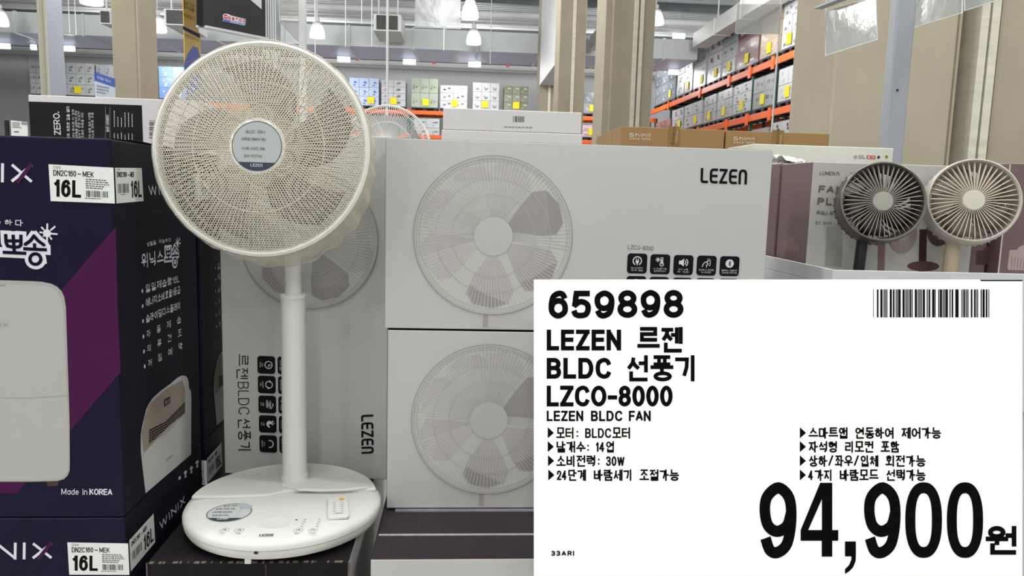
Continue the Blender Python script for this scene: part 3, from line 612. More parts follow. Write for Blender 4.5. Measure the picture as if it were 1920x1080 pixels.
    Sd.pxpoly([(278, 806), (310, 790), (345.5, 754), (345.5, 774), (320, 795), (278, 833)], '#2a2422', 3)
    for j in range(5): Sd.pxstroke([(278, 810 + j * 5), (312, 793 + j * 4.6 - 0.5), (345.5, 758 + j * 3.6)], 0.0011, '#8f8478', 4)
    for j in range(9): Sd.pxstroke([(282 + j * 7.4, 807 - j * 4.6), (282 + j * 7.4, 829 - j * 7)], 0.001, '#6f665e', 4)
    Sd.pxpoly([(306, 750), (317.5, 743), (318, 755), (306.5, 762.5)], '#1c1918', 3); Sd.latin('50', (308, 759), (316, 754), (308, 752), 0.16, '#b8b4ae', 4)
    for x, y in ((284, 766), (293, 772), (292, 760), (331, 734), (337, 727), (337, 739)): Sd.stroke(arc(*Sd.uv(x, y), 0.006, 0.003, 0, 340, 10), 0.0006, '#6f665e', 3, True)
    Sd.latin('WINIX', (310, 866), (323, 856), (310, 861), 0.16, '#6b6866', 3)
    for x, y, h in ((336, 897, 14), (347, 889, 15), (358, 881, 15), (369, 870, 15)):
        Sd.pxpoly([(x - 2, y + h * 0.5 - 4), (x + 2, y + h * 0.5 - 6), (x + 2.4, y - h * 0.5 + 2), (x - 1.6, y - h * 0.5 + 4)] if h == 14 else [(x - 3.4, y - 2), (x, y - h * 0.5), (x + 3.4, y - 5), (x + 1, y), (x + 2.2, y + h * 0.35), (x - 1.8, y + h * 0.5), (x - 0.8, y + 1)], WHITE_INK, 1)
    # scuffed tape wrinkles and lettering wrap
    model_label(Sd, lambda x, y: (x, y), 0, 21, side=True)
    Sd.pxstroke([(278, 388), (281, 396), (290, 398.5), (318, 392)], 0.0008, '#3d3d48', 1)
    F.build('front_printing', t); Sd.build('side_printing', t)
    return t
dehumidifier_carton(0, True, label='navy dehumidifier carton with purple band, uppermost in the front left stack')
dehumidifier_carton(1, True, label='navy dehumidifier carton second from top in the front left stack')
t = dehumidifier_carton(0, False, 1.606, 1.97, 'navy dehumidifier carton behind the front stack, uppermost, mostly hidden by the fan')
t = dehumidifier_carton(1, False, 1.606, 1.97, 'navy dehumidifier carton behind the front stack, second from top, white sticker by the fan base')
# torn flap on the uppermost carton and scuffed corner film
t = bpy.data.objects['dehumidifier_carton']
mb = MB(); zf = ZW1
mb.add([(XW - 0.004, YW + 0.003, zf + 0.001), (XW + 0.0008, YW + 0.11, zf + 0.003), (XW + 0.0006, YW + 0.30, zf - 0.001), (XW - 0.03, YW + 0.2, zf + 0.001), (XW - 0.03, YW + 0.05, zf + 0.0015)], [(0, 1, 2, 3, 4)])
obj('lifted_flap', mb, mat('flap_inner_board', '#8d8880', 0.8, 0.1), t)
# ---------------------------------------------------------------- the tall fan
FB = Vector((-0.320, 1.375, zt))                       # centre of the base on the black carton
RB = 0.177
fan = thing('standing_fan', FB, 'tall white standing fan with net cover over its round head', 'fan')
MF = Matrix.Translation(FB)
# base: turned body, raised rear cover, dial, prints, feet
Z0 = 0.0065
prof = [(0.0, Z0), (RB - 0.02, Z0), (RB - 0.006, Z0 + 0.004), (RB - 0.0015, Z0 + 0.012), (RB - 0.0012, Z0 + 0.0195), (RB - 0.0028, Z0 + 0.0198), (RB - 0.0028, Z0 + 0.0206), (RB, Z0 + 0.021), (RB, Z0 + 0.027), (RB - 0.003, Z0 + 0.0325), (RB - 0.012, Z0 + 0.0365), (RB - 0.035, Z0 + 0.0385), (0.0, Z0 + 0.0385)]
ZTOP = FB.z + Z0 + 0.0385
base = obj('base', MB().lathe(prof, 96, MF), M_PLASTIC, fan, smooth=True)
for a in (40, 140, 218, 262, 322):
    q = math.radians(a); p = FB + Vector((math.cos(q), math.sin(q), 0)) * (RB - (0.012 if a == 262 else 0.03))
    obj('foot', MB().box((p.x - 0.005, p.y - 0.003, FB.z + 0.0004), (p.x + 0.005, p.y + 0.003, FB.z + Z0 + 0.004)), M_PLASTIC2, fan)
p = PZ(482, 1038, FB.z + 0.02); obj('power_socket', MB().box((p.x - 0.003, FB.y - RB - 0.0006, FB.z + 0.023), (p.x + 0.003, FB.y - RB + 0.006, FB.z + 0.0265)), mat('black_plastic', '#161616', 0.4, 0.05), base)
# rear cover: half disc stepping up along a line through the post
def half(y_of, r, z):
    pts = []
    x0 = FB.x - r; 
    for i in range(41):
        q = math.pi * i / 40; pts.append((q, r))
    return pts
front = [PZ(366, 936, ZTOP), PZ(420, 935.5, ZTOP), PZ(505, 932, ZTOP), PZ(540, 924, ZTOP), PZ(575, 921, ZTOP), PZ(600, 924, ZTOP), PZ(660, 922.5, ZTOP), PZ(708, 920, ZTOP)]
rim = []
a0 = math.atan2(front[-1].y - FB.y, front[-1].x - FB.x); a1 = math.atan2(front[0].y - FB.y, front[0].x - FB.x)
a1 += 2 * math.pi if a1 < a0 else 0.0
for i in range(33):
    q = a0 + (a1 - a0) * i / 32; rim.append(FB + Vector((math.cos(q), math.sin(q), 0)) * (RB - 0.008))
mb = MB(); outl = [Vector((p.x, p.y, ZTOP - 0.002)) for p in front] + [Vector((p.x, p.y, ZTOP - 0.002)) for p in rim]
for p in outl:
    d_ = Vector((p.x - FB.x, p.y - FB.y))
    if d_.length > RB - 0.008: d_ = d_.normalized() * (RB - 0.008); p.x, p.y = FB.x + d_.x, FB.y + d_.y
outl = [p for i, p in enumerate(outl) if (p - outl[i - 1]).length > 1e-4]
mb.prism(outl, (0, 0, 0.0075)); rc = obj('rear_cover', mb, M_PLASTIC, fan, bevel=0.003)
# raised sweep on the right of the post
zr2 = ZTOP + 0.0055
sw = [PZ(527, 912, zr2), PZ(560, 921, zr2), PZ(600, 922, zr2), PZ(650, 921, zr2), PZ(690, 916, zr2), PZ(640, 909, zr2), PZ(600, 904, zr2), PZ(572, 901, zr2), PZ(535, 899, zr2)]
obj('raised_sweep', MB().prism([Vector((p.x, p.y, zr2 - 0.001)) for p in sw], (0, 0, 0.0055)), M_PLASTIC, rc, bevel=0.002)
# post
pole = PZ(550.5, 903, zr2); px_, py_ = pole.x, pole.y + 0.012
zc = PY(549, 554, py_).z
def post(name, r, z0, z1, m, n=32): return obj(name, MB().lathe([(0, z0), (r, z0), (r, z1), (0, z1)], n, Matrix.Translation((px_, py_, 0))), m, fan, smooth=True)
post('post_collar', 0.0255, ZTOP, zr2 + 0.014, M_PLASTIC); post('lower_post', 0.0232, zr2 + 0.012, zc, M_PLASTIC); post('height_ring', 0.0244, zc - 0.004, zc + 0.002, M_PLASTIC)
# head
HC = PY(491.5, 279.5, 1.300); AX = (-FWD + Vector((0.03, 0, -0.01))).normalized()
HM = frame_mat(HC, AX); RG = 0.1757
e1, e2, AX = frame_of(AX)
top = HC - AX * 0.115 + Vector((0, 0, -0.03))
post('upper_post', 0.0152, zc, top.z, M_PLASTIC)
mb = MB().tube([Vector((px_, py_, top.z - 0.06)), Vector((px_, py_, top.z - 0.02)), top, HC - AX * 0.1], [0.018, 0.022, 0.03, 0.034], 20); obj('tilt_neck', mb, M_PLASTIC, fan, smooth=True)
obj('motor_housing', MB().lathe([(0, -0.17), (0.035, -0.168), (0.052, -0.15), (0.056, -0.1), (0.06, -0.075), (0, -0.075)], 40, HM), M_PLASTIC, fan, smooth=True)
DOME = 0.024
def gz(r): return DOME * (1 - max(0.0, (r - 0.04) / (RG - 0.04)) ** 2.2)
rimo = obj('front_guard', MB().lathe([(RG - 0.008, -0.002), (RG - 0.007, 0.003), (RG - 0.001, 0.0055), (RG + 0.0035, 0.003), (RG + 0.005, -0.003), (RG + 0.005, -0.014), (RG + 0.002, -0.02), (RG - 0.005, -0.018), (RG - 0.008, -0.002)], 110, HM), M_PLASTIC, fan, smooth=True)
NSP = 116
path = [(0.040 + (RG - 0.044) * i / 7.0) for i in range(8)]
sp = MB().tube([(r, 0, gz(r)) for r in path], 0.00095, 5, cap=False).mesh('spoke', M_WIRE, True)
for i in range(NSP): link(bpy.data.objects.new('spoke', sp), rimo, HM @ Matrix.Rotation(2 * math.pi * i / NSP, 4, 'Z'))
for r in (0.107,):
    obj('guard_ring', MB().tube([HM @ Vector((r * math.cos(q), r * math.sin(q), gz(r))) for q in [2 * math.pi * i / 72 for i in range(72)]], 0.0011, 5, True), M_WIRE, rimo, smooth=True)
# hub badge
cap = obj('hub_badge', MB().lathe([(0.046, DOME - 0.006), (0.046, DOME + 0.001), (0.0435, DOME + 0.003), (0, DOME + 0.0035)], 56, HM), M_PLASTIC2, rimo, smooth=True)
P = Print(HC + AX * (DOME + 0.0038), e1, e2, 0.0003); W_ = '#777a7a'
P.disc((0, 0), 0.0405, '#a4a8a8', 0, 56); P.ring((0, 0), 0.0395, 0.0405, '#33363c', 1)
P.poly([(0.0395 * math.cos(q), 0.0395 * math.sin(q)) for q in [math.radians(222 + 96 * i / 20) for i in range(21)]], '#3d4250', 1)
def hub_txt(t, x, y, w, h, col, latin=False):
    a = Vector((x - w / 2, y)); e = Vector((w, 0)); f = Vector((0, h))
    if latin:
        k = P.frame; P.frame = lambda *_: (a, e, f); P.latin(t, 0, 0, 0, 0.17, col, 2, gap=0.24, table=LOGO); P.frame = k
    else: _text_uv(P, t, a, e, f, col, 0.02, 2)
hub_txt('BLDC 모터', -0.003, 0.0205, 0.031, 0.0055, '#5a5e60'); hub_txt('스마트앱 연동하여 제어', -0.006, 0.0085, 0.04, 0.0048, '#5a5e60'); hub_txt('자석형 리모컨 포함', -0.006, -0.0065, 0.038, 0.0045, '#5a5e60'); hub_txt('입체 회전가능', -0.006, -0.0185, 0.03, 0.0045, '#5a5e60')
hub_txt('LeZen', 0.0, -0.0335, 0.019, 0.0048, '#b9bdc6', True)
P.build('badge_printing', cap)
# blades: seven, twisted, on a hub
obj('blade_hub', MB().lathe([(0, 0.012), (0.03, 0.01), (0.036, 0.0), (0.036, -0.045), (0, -0.045)], 32, HM), M_BLADE, fan, smooth=True)
bm_ = MB(); nr, na = 9, 8; vs = []
for i in range(nr):
    u = i / (nr - 1); r = 0.033 + (0.152 - 0.033) * u; wid = math.radians(50 + 12 * math.sin(math.pi * u) - 14 * u * u); sweep = math.radians(26 * u * u)
    for j in range(na):
        v = j / (na - 1) - 0.5; q = sweep + wid * v * (1 - 0.25 * (abs(2 * v) ** 3) * u); vs.append((r * math.cos(q), r * math.sin(q), -0.02 + 0.03 * v * (1.1 - 0.4 * u)))
fs = [(i * na + j, (i + 1) * na + j, (i + 1) * na + j + 1, i * na + j + 1) for i in range(nr - 1) for j in range(na - 1)]
bm_.add(vs, fs); bme = bm_.mesh('blade', M_BLADE, True)
for i in range(5):
    o = link(bpy.data.objects.new('blade', bme), fan, HM @ Matrix.Rotation(math.radians(6 + 72 * i), 4, 'Z'))
    s_ = o.modifiers.new('thickness', 'SOLIDIFY'); s_.thickness = 0.0015
# rear guard of bent wires
mb = MB()
for i in range(84):
    q = 2 * math.pi * i / 84; mb.tube([HM @ Vector((r * math.cos(q), r * math.sin(q), z)) for r, z in ((RG, -0.016), (RG - 0.012, -0.045), (RG - 0.05, -0.07), (0.055, -0.082))], 0.001, 4, cap=False)
for r, z in ((RG - 0.012, -0.046), (0.1, -0.077)): mb.tube([HM @ Vector((r * math.cos(q), r * math.sin(q), z)) for q in [2 * math.pi * i / 60 for i in range(60)]], 0.0012, 5, True)
obj('rear_guard', mb, M_WIRE, fan, kind='stuff')
# net cover: hexagonal mesh stretched over the front, hanging loose behind the rim
PIT = 0.0043; rnd = random.Random(3)
def hexes(w, h):
    s_ = PIT / math.sqrt(3); E = []
    ny = int(h / (1.5 * s_)) + 2; nx = int(w / PIT) + 2
    for j in range(-ny, ny + 1):
        for i in range(-nx, nx + 1):
            cx = (i + 0.5 * (j & 1)) * PIT; cy = j * 1.5 * s_
            v = [(cx + s_ * math.sin(math.radians(60 * k)), cy + s_ * math.cos(math.radians(60 * k))) for k in range(6)]
            E += [(v[0], v[1]), (v[1], v[2]), (v[2], v[3])]
    return E
def ribbon(mb, p, q, nrm, w):
    d = (q - p); s_ = d.cross(nrm)
    if s_.length < 1e-9: return
    s_ = s_.normalized() * (w / 2); mb.add([p - s_, p + s_, q + s_, q - s_], [(0, 1, 2, 3)])
mb = MB()
RN = RG + 0.004
def wob(x, y): return 0.0006 * math.sin(x * 170 + 3 * y * 60) * math.cos(y * 140)
for a, b in hexes(RN, RN):
    ra, rb = math.hypot(*a), math.hypot(*b)
    if ra > RN or rb > RN: continue
    ribbon(mb, HM @ Vector((a[0], a[1], gz(min(ra, RG)) + 0.0032 + wob(*a))), HM @ Vector((b[0], b[1], gz(min(rb, RG)) + 0.0032 + wob(*b))), AX, 0.00098)
def hem(q):                       # loose length behind the rim, q = angle from the right, counter-clockwise
    low = max(0.0, math.cos(q - math.radians(292)))
    return 0.005 + 0.066 * low ** 1.2 + 0.02 * abs(math.sin(3.4 * q + 0.6)) * (0.04 + low) + 0.004 * math.sin(19 * q) * low
def skirt(q, t):
    r = RN + 0.0012 + 0.1 * t + 0.0022 * math.sin(26 * q) * min(1, t * 40) - 0.9 * t * t; p = HM @ Vector((r * math.cos(q), r * math.sin(q), 0.004 - t * 0.93))
    p.z -= 1.6 * t * t; return p
circ = 2 * math.pi * RN; s3 = PIT / math.sqrt(3)
nh = int(circ / PIT); step = 2 * math.pi / nh
for j in range(0, 30):
    for i in range(nh):
        cx = (i + 0.5 * (j & 1)); cy = j * 1.5 * s3 * 0.8
        v = [(cx + 0.577 * math.sin(math.radians(60 * k)), cy + s3 * 0.8 * math.cos(math.radians(60 * k))) for k in range(6)]
        for a, b in ((0, 1), (1, 2), (2, 3)):
            qa, ta, qb, tb = v[a][0] * step, v[a][1], v[b][0] * step, v[b][1]
            if ta < 0 or tb < 0 or max(ta, tb) > hem(qa): continue
            pa, pb = skirt(qa, ta), skirt(qb, tb); n_ = (HM.to_3x3() @ Vector((math.cos(qa), math.sin(qa), 0.5))).normalized()
            ribbon(mb, pa, pb, n_, 0.0009)
net = obj('net_cover', mb, M_NET, fan, kind='stuff', label='cream hexagonal safety net stretched over the fan head')
obj('net_hem', MB().tube([skirt(q, hem(q)) for q in [2 * math.pi * i / 220 for i in range(220)]], 0.0009, 4, True), M_NET, fan)
# prints on the base
P = Print((FB.x, FB.y, ZTOP), (1, 0, 0), (0, 1, 0), 0.0004)
c = P.uv(430, 961.5); PB = P; P = Print((FB.x, FB.y, ZTOP), (1, 0, 0), (0, 1, 0), 0.0004)
P.disc(c, 0.0395, '#b9bbb8', 0, 48); P.disc(c, 0.038, '#b3b7b6', 1, 48); P.ring(c, 0.0365, 0.0378, '#3c3d40', 2, 48)
P.poly([(c[0] + 0.0375 * math.cos(q), c[1] + 0.0375 * math.sin(q)) for q in [math.radians(218 + 104 * i / 20) for i in range(21)]], '#3f4145', 2)
lezen_word(P, (407, 975.5), (427, 975), (408, 972.5), '#c9cac8', lay=3)
for y, x0, x1, t_ in ((949.5, 419, 444, 'BLDC 모터'), (955.5, 404, 440, '자석형 리모컨 포함'), (961.5, 397, 434, '스마트앱 연동하여'), (967.5, 397, 428, '입체 회전가능')):
    P.text(t_, (x0, y + 1.6), (x1, y + 1), (x0 + 1.5, y - 1.4), '#54575a', 0.01, 3)
P.pxpoly([(447, 945), (458, 944), (474, 950), (470, 954), (452, 954)], '#a7aab0', 3); P.pxstroke([(452, 955), (441, 971)], 0.002, '#b5b8ba', 3); P.build('oval_sticker', base, label='oval silver sticker'); P = PB
lezen_word(P, (485, 1006), (511, 1005.5), (487.5, 1001.8), '#3c3d3d', lay=1)
P.build('brand_lettering', base)
for x, y in ((420.5, 994.5), (448.5, 994.8), (559.5, 994.5), (587, 994.5)):
    if x in (420.5, 559.5): P = Print((FB.x, FB.y, ZTOP), (1, 0, 0), (0, 1, 0), 0.0004)
    cc = P.uv(x, y); P.ring(cc, 0.0074, 0.0079, '#55585a', 1, 24); P.ring(cc, 0.0028, 0.0036, '#55585a', 1, 12, -50, 230); P.stroke([cc, cc + Vector((0, 0.0045))], 0.0008, '#55585a', 1)
    P.lines((x - 8, y + 6.6), (x + 6, y + 6.4), (x - 7.5, y + 4.9), '#55585a', 1, int(x), 1)
    if x == 448.5: P.build('button_printing', base)
for i in range(4):
    for x, y in ((563 + i * 2.3, 988 - i * 4.2), (592 + i * 1.5, 988 - i * 4.2)): P.lines((x, y), (x + 5, y), (x + 0.5, y - 1.5), '#3c3d3d', 1, i, 1)
P.pxpoly([(553.5, 974.5), (557.5, 974.2), (557.8, 975.6), (553.8, 975.8)], '#26282a', 1)
P.build('base_printing', base)
d = PZ(515.5, 982, ZTOP)
obj('dial', MB().lathe([(0.0, 0.0004), (0.021, 0.0004), (0.0232, 0.0011), (0.0242, 0.0005), (0.0248, -0.002)], 48, Matrix.Translation((d.x, d.y, ZTOP))), M_PLASTIC, base, smooth=True)
# the little remote lying on the base
r0, r1, r2 = PZ(615, 976, ZTOP), PZ(654.5, 973, ZTOP), PZ(657, 936, ZTOP)
eu = (r1 - r0).normalized(); ev = Vector((-eu.y, eu.x, 0)); w = (r1 - r0).length; h = (r2 - r1).length; rc_ = r0 + eu * w / 2 + ev * h / 2
rem = thing('remote_control', (rc_.x, rc_.y, ZTOP), 'small white remote control with yellow button lying on the fan base', 'remote')
Q = []
for sx, sy, q0 in ((1, 1, 0), (-1, 1, 90), (-1, -1, 180), (1, -1, 270)):
    for x, y in arc(sx * (w / 2 - 0.005), sy * (h / 2 - 0.005), 0.005, 0.005, q0, q0 + 90, 5): Q.append(rc_ + eu * x + ev * y + Vector((0, 0, 0.0002)))
obj('remote_body', MB().prism(Q, (0, 0, 0.0055)), M_PLASTIC2, rem, bevel=0.0012)
P = Print(rc_ + Vector((0, 0, 0.0057)), eu, ev, 0.0003)
P.disc((w * 0.2, h * 0.37), 0.0052, '#d6a52c', 0, 20)
for x in (-w * 0.18, w * 0.2):
    for i in range(5):
        y = h * (0.2 - 0.11 * i); P.stroke(arc(x, y, 0.0022, 0.0018, 0, 330, 9), 0.0005, '#5c5e60', 0, True)
k_ = P.frame; P.frame = lambda *_: (Vector((-w * 0.2, -h * 0.36)), Vector((w * 0.42, 0)), Vector((0, 0.0035))); P.latin('LeZen', 0, 0, 0, 0.18, '#4a4c4e', 0, gap=0.24, table=LOGO); P.frame = k_
P.build('remote_printing', rem)

# ---------------------------------------------------------------- price sign
DS = 1.20
def SG(px, py, d=DS): return ORIGIN + ray(px, py) * d
t0 = SG(1001, 1080); sw_ = (SG(1917, 1080) - t0).length; sh_ = (SG(1001, 524) - t0).length
bot = SG(1459, 1080)
sign = thing('price_sign', (bot.x, bot.y + 0.03, 0.0), 'large white price sign board reading 94,900 in front of the fan cartons', 'sign')
mb = MB().obox(t0 + RIGHT * sw_ / 2 + UP * sh_ / 2 + FWD * 0.003, RIGHT, UP, -FWD, sw_ / 2, sh_ / 2, 0.003)
board = obj('sign_board', mb, mat('bright_white_board', (0.95, 0.955, 0.95), 0.55, 0.0), sign)
P = Print(t0, RIGHT, UP, 0.0004); K = '#050505'
for ch, x0, x1, y0, y1 in (('6', 1028.5, 1065, 597.5, 545), ('5', 1071, 1108, 597, 545), ('9', 1114.5, 1152, 597, 544.5), ('8', 1157.5, 1195, 596, 544), ('9', 1201, 1238, 595.5, 543.5), ('8', 1244, 1281.5, 596, 543.5)):
    P.latin(ch, (x0, y0), (x1, y0), (x0, y1), 0.205, K, 0)
P.latin('LEZEN', (1025, 657), (1164.5, 657), (1025, 618), 0.21, K, 0, gap=0.24); P.text('르젠', (1195, 661), (1281, 661), (1195, 613), K, 0.06)
P.latin('BLDC', (1025, 710), (1146, 710), (1025, 671), 0.21, K, 0, gap=0.24); P.text('선풍기', (1174, 715), (1308, 715), (1174, 666), K, 0.055)
P.latin('LZCO-8000', (1025, 762), (1261, 762), (1025, 723), 0.2, K, 0, gap=0.2)
P.latin('LEZEN', (1025, 789.5), (1093.5, 789.5), (1025, 770), 0.19, K, 0, gap=0.26); P.latin('BLDC', (1108, 789.5), (1167, 789.5), (1108, 770), 0.19, K, 0, gap=0.26); P.latin('FAN', (1179, 789.5), (1220, 789.5), (1179, 770), 0.19, K, 0, gap=0.2)
def row(y, segs, tx):
    P.pxpoly([(tx, y), (tx, y + 20.5), (tx + 11.5, y + 10.5)], K)
    for s_, x0, x1, kind in segs:
        if kind == 'k': P.text(s_, (x0, y + 21.5), (x1, y + 21.5), (x0, y), K, 0.05)
        else: P.latin(s_, (x0, y + 20), (x1, y + 20), (x0, y + 2), 0.17, K, gap=0.25)
def colon(x, y): P.pxpoly([(x, y + 7), (x + 3, y + 7), (x + 3, y + 10), (x, y + 10)], K); P.pxpoly([(x, y + 15), (x + 3, y + 15), (x + 3, y + 18), (x, y + 18)], K)
row(801, [('모터', 1043, 1076, 'k'), ('BLDC', 1097, 1146, 'l'), ('모터', 1148, 1182, 'k')], 1027); colon(1081, 801)
row(827, [('날개수', 1043, 1098, 'k'), ('14', 1116, 1133, 'l'), ('엽', 1136, 1152, 'k')], 1027); colon(1101, 827)
row(853.5, [('소비전력', 1043, 1117, 'k'), ('30W', 1136, 1171, 'l')], 1027.5); colon(1121, 853)
row(880, [('24', 1044, 1062, 'l'), ('단계', 1065, 1099, 'k'), ('바람세기', 1113, 1186, 'k'), ('조절가능', 1199, 1273, 'k')], 1028)
row(801, [('스마트앱', 1516, 1590, 'k'), ('연동하여', 1603, 1676, 'k'), ('제어가능', 1690, 1764, 'k')], 1499.5)
row(827, [('자석형', 1516, 1570, 'k'), ('리모컨', 1584, 1638, 'k'), ('포함', 1651, 1686, 'k')], 1499.5)
row(853.5, [('상하', 1516, 1551, 'k'), ('좌우', 1565, 1599, 'k'), ('입체', 1613, 1647, 'k'), ('회전가능', 1660, 1735, 'k')], 1499.5)
for x in (1554, 1602): P.pxstroke([(x, 872.5), (x + 7, 854)], 0.0026, K)
row(880, [('4', 1515, 1524, 'l'), ('가지', 1527, 1561, 'k'), ('바람모드', 1574, 1647, 'k'), ('선택가능', 1661, 1735, 'k')], 1499.5)
for ch, x0, x1 in (('9', 1424, 1493), ('4', 1501, 1571.5), ('9', 1620, 1688), ('0', 1697, 1766), ('0', 1775, 1843)):
    y0, y1 = (1043.5, 905) if ch == '4' else (1046, 904)
    if ch == '4':
        f_ = lambda x, y: (x0 + (x1 - x0) * x, y0 + (y1 - y0) * y)
        P.pxpoly([f_(*p) for p in ((0.56, 0), (0.84, 0), (0.84, 0.22), (0.84, 1), (0.54, 1))][:3] + [f_(0.56, 0.22)], K)
        P.pxpoly([f_(*p) for p in ((0.0, 0.215), (1.0, 0.215), (1.0, 0.36), (0.0, 0.36))], K)
        P.pxpoly([f_(*p) for p in ((0.565, 0.3), (0.84, 0.3), (0.84, 1.0), (0.565, 1.0))], K); P.pxpoly([f_(*p) for p in ((0.0, 0.36), (0.2, 0.36), (0.6, 0.82), (0.72, 1.0), (0.52, 1.0))], K)
    else:
        a, e, f = P.frame((x0, y0), (x1, y0), (x0, y1)); sx = 0.285 * e.length; sy = 0.15 * f.length
        for st in LET[ch][1]:
            closed = isinstance(st, tuple); L = st[0] if closed else st; out = []; inn = []
            if ch == '0':
                n = 40; vs = []
                for i in range(n):
                    q = 2 * math.pi * i / n; cc, ss = math.cos(q), math.sin(q); se = lambda v_, p_: math.copysign(abs(v_) ** p_, v_)
                    vs += [a + e * (0.5 + 0.5 * se(cc, 0.86)) + f * (0.5 + 0.5 * se(ss, 0.86)), a + e * (0.5 + 0.225 * se(cc, 0.8)) + f * (0.5 + 0.355 * se(ss, 0.8))]
                P.polys(vs, [(2 * i, 2 * i + 1, (2 * i + 3) % (2 * n), (2 * i + 2) % (2 * n)) for i in range(n)], K)
            else:
                # broad-sided nine: stroke wide along x, narrower along y
                Pn = [(0.5 + (p[0] - 0.5) * (1 - 0.285), 0.5 + (p[1] - 0.5) * (1 - 0.15)) for p in L]
                for q in thick([(p[0] * 0.52, p[1]) for p in Pn], 0.15): P.poly([a + e * (v_.x / 0.52) + f * v_.y for v_ in q], K)
P.pxpoly([(1584, 1015), (1604.5, 1015), (1604.5, 1043), (1584, 1043)], K); P.pxpoly([(1596, 1040), (1604.5, 1040), (1604, 1052), (1599, 1064), (1592, 1071), (1584, 1076), (1584, 1067), (1592, 1059), (1596, 1049)], K)
P.text('원', (1848, 1040), (1909, 1040), (1848, 986), K, 0.07)
P.latin('33ARI', (1033.5, 1042), (1076.5, 1042), (1033.5, 1032.5), 0.24, K, gap=0.28)
rnd = random.Random(8); x = 1637.0
pat = [(1637, 1), (1644, 3), (1650.5, 4), (1656, 8, 1), (1668, 4), (1674, 3), (1679, 7, 1), (1684.5, 4), (1692, 4), (1697, 7, 1), (1705, 3), (1709, 2), (1715, 4), (1720, 9, 1), (1730, 4), (1737, 3, 1), (1741, 3), (1747.5, 4), (1752, 2), (1759, 2), (1762, 4), (1767, 6, 1), (1773, 4), (1780, 2), (1784, 3), (1791, 5), (1796, 1), (1802, 3, 1), (1806, 3), (1810, 6, 1), (1820, 3), (1826, 3), (1830, 4, 1), (1838.5, 2), (1842, 4), (1848, 3), (1853, 1.5)]
for b in pat: P.pxpoly([(b[0], 595), (b[0] + b[1], 595), (b[0] + b[1], 542.5), (b[0], 542.5)], '#6f6b70' if len(b) == 3 else K)
P.pxpoly([(1837, 524.4), (1917, 524.4), (1917, 527), (1839, 527)], '#161616')
P.build('sign_printing', board)
cb = SG(1459, 800) + FWD * 0.02
obj('stand_pole', MB().tube([(cb.x, cb.y + 0.012, 0.02), (cb.x, cb.y + 0.012, SG(1459, 790).z)], 0.011, 12), mat('grey_stand_metal', '#8c8e92', 0.35, 0.05, metal=0.6), sign, smooth=True)
obj('stand_clip', MB().box((cb.x - 0.05, cb.y - 0.012, cb.z - 0.03), (cb.x + 0.05, cb.y + 0.014, cb.z + 0.03)), MATS['grey_stand_metal'], sign)
obj('stand_base', MB().box((cb.x - 0.16, cb.y - 0.12, 0.0), (cb.x + 0.16, cb.y + 0.03, 0.02)), MATS['grey_stand_metal'], sign, bevel=0.004)
# ---------------------------------------------------------------- tray with the two small fans, right
M_TRAY = mat('tray_white_board', '#bfc0c3', 0.5, 0.03, 12); M_MAUVE = mat('mauve_printed_carton', '#6b5759', 0.4, 0.06, 8); M_LUM = mat('pale_grey_carton', '#a8a6a0', 0.42, 0.04, 8)
YT = 1.40; cr = PY(1562, 506, YT); XT = cr.x; ZR = cr.z; ZTF = ZR - 0.03
tray = thing('display_tray', (1.0, 1.65, ZTF - 0.25), 'white cardboard display tray holding two small fans and mauve cartons', 'tray')
X2, Y2 = XT + 0.78, YT + 0.5
obj('tray_floor', MB().box((XT, YT, ZTF - 0.25), (X2, Y2, ZTF)), M_TRAY, tray, bevel=0.001)
for nm, a, b in (('tray_wall', (XT, YT, ZTF), (X2, YT + 0.005, ZR)), ('tray_wall', (XT, YT + 0.005, ZTF), (XT + 0.005, Y2, ZR)), ('tray_wall', (X2 - 0.005, YT + 0.005, ZTF), (X2, Y2, ZR))):
    obj(nm, MB().box(a, b), M_TRAY, tray, bevel=0.0012)
plain = mat('plain_white_carton', '#b9b9b6', 0.5, 0.04, 10)
def support(name, x0, x1, y0, y1, z1, label, z0=0.0, m=plain):
    t = thing(name, ((x0 + x1) / 2, (y0 + y1) / 2, z0), label, 'carton'); k = max(1, round((z1 - z0) / 0.45)); h = (z1 - z0) / k
    for i in range(k): carton_body(t, (x0, y0, z0 + i * h), (x1, y1, z0 + (i + 1) * h - 0.0006), m, {}, name='stacked_box')
    return t
support('carton_stack', XT + 0.01, X2, YT + 0.02, Y2, ZTF - 0.25, 'stack of plain white cartons carrying the display tray')
# small fan cartons
YB = 1.562
bx0 = PY(1517.5, 400, YB).x; bx1 = PY(1821, 470, YB).x; bz1 = PY(1525.5, 303, YB).z
def lum(x0, x1, y0, y1, z1, label, front, side=M_MAUVE):
    t = thing('small_fan_carton', ((x0 + x1) / 2, (y0 + y1) / 2, ZTF), label, 'carton', 'small fan cartons')
    carton_body(t, (x0, y0, ZTF + 0.0005), (x1, y1, z1), M_LUM, {'left': side, 'right': side, 'front': front}); return t
def drum_print(P, c, w, col1, col2, lay=0):
    """printed picture of a folded fan: a ribbed drum with a domed top"""
    c = Vector(c); P.poly([c + Vector((x * w, y * w)) for x, y in [(-0.5, 0), (-0.46, -0.06), (0.46, -0.06), (0.5, 0), (0.5, 0.5), (0.47, 0.55), (-0.47, 0.55), (-0.5, 0.5)]], col1, lay)
    P.poly([c + Vector((x * w, 0.55 * w + y * w)) for x, y in arc(0, 0, 0.25, 0.16, 0, 180, 10)], col1, lay)
    for i in range(9): x = (-0.38 + 0.095 * i) * w; P.stroke([c + Vector((x, -0.02 * w)), c + Vector((x, 0.3 * w))], 0.025 * w, col2, lay + 1)
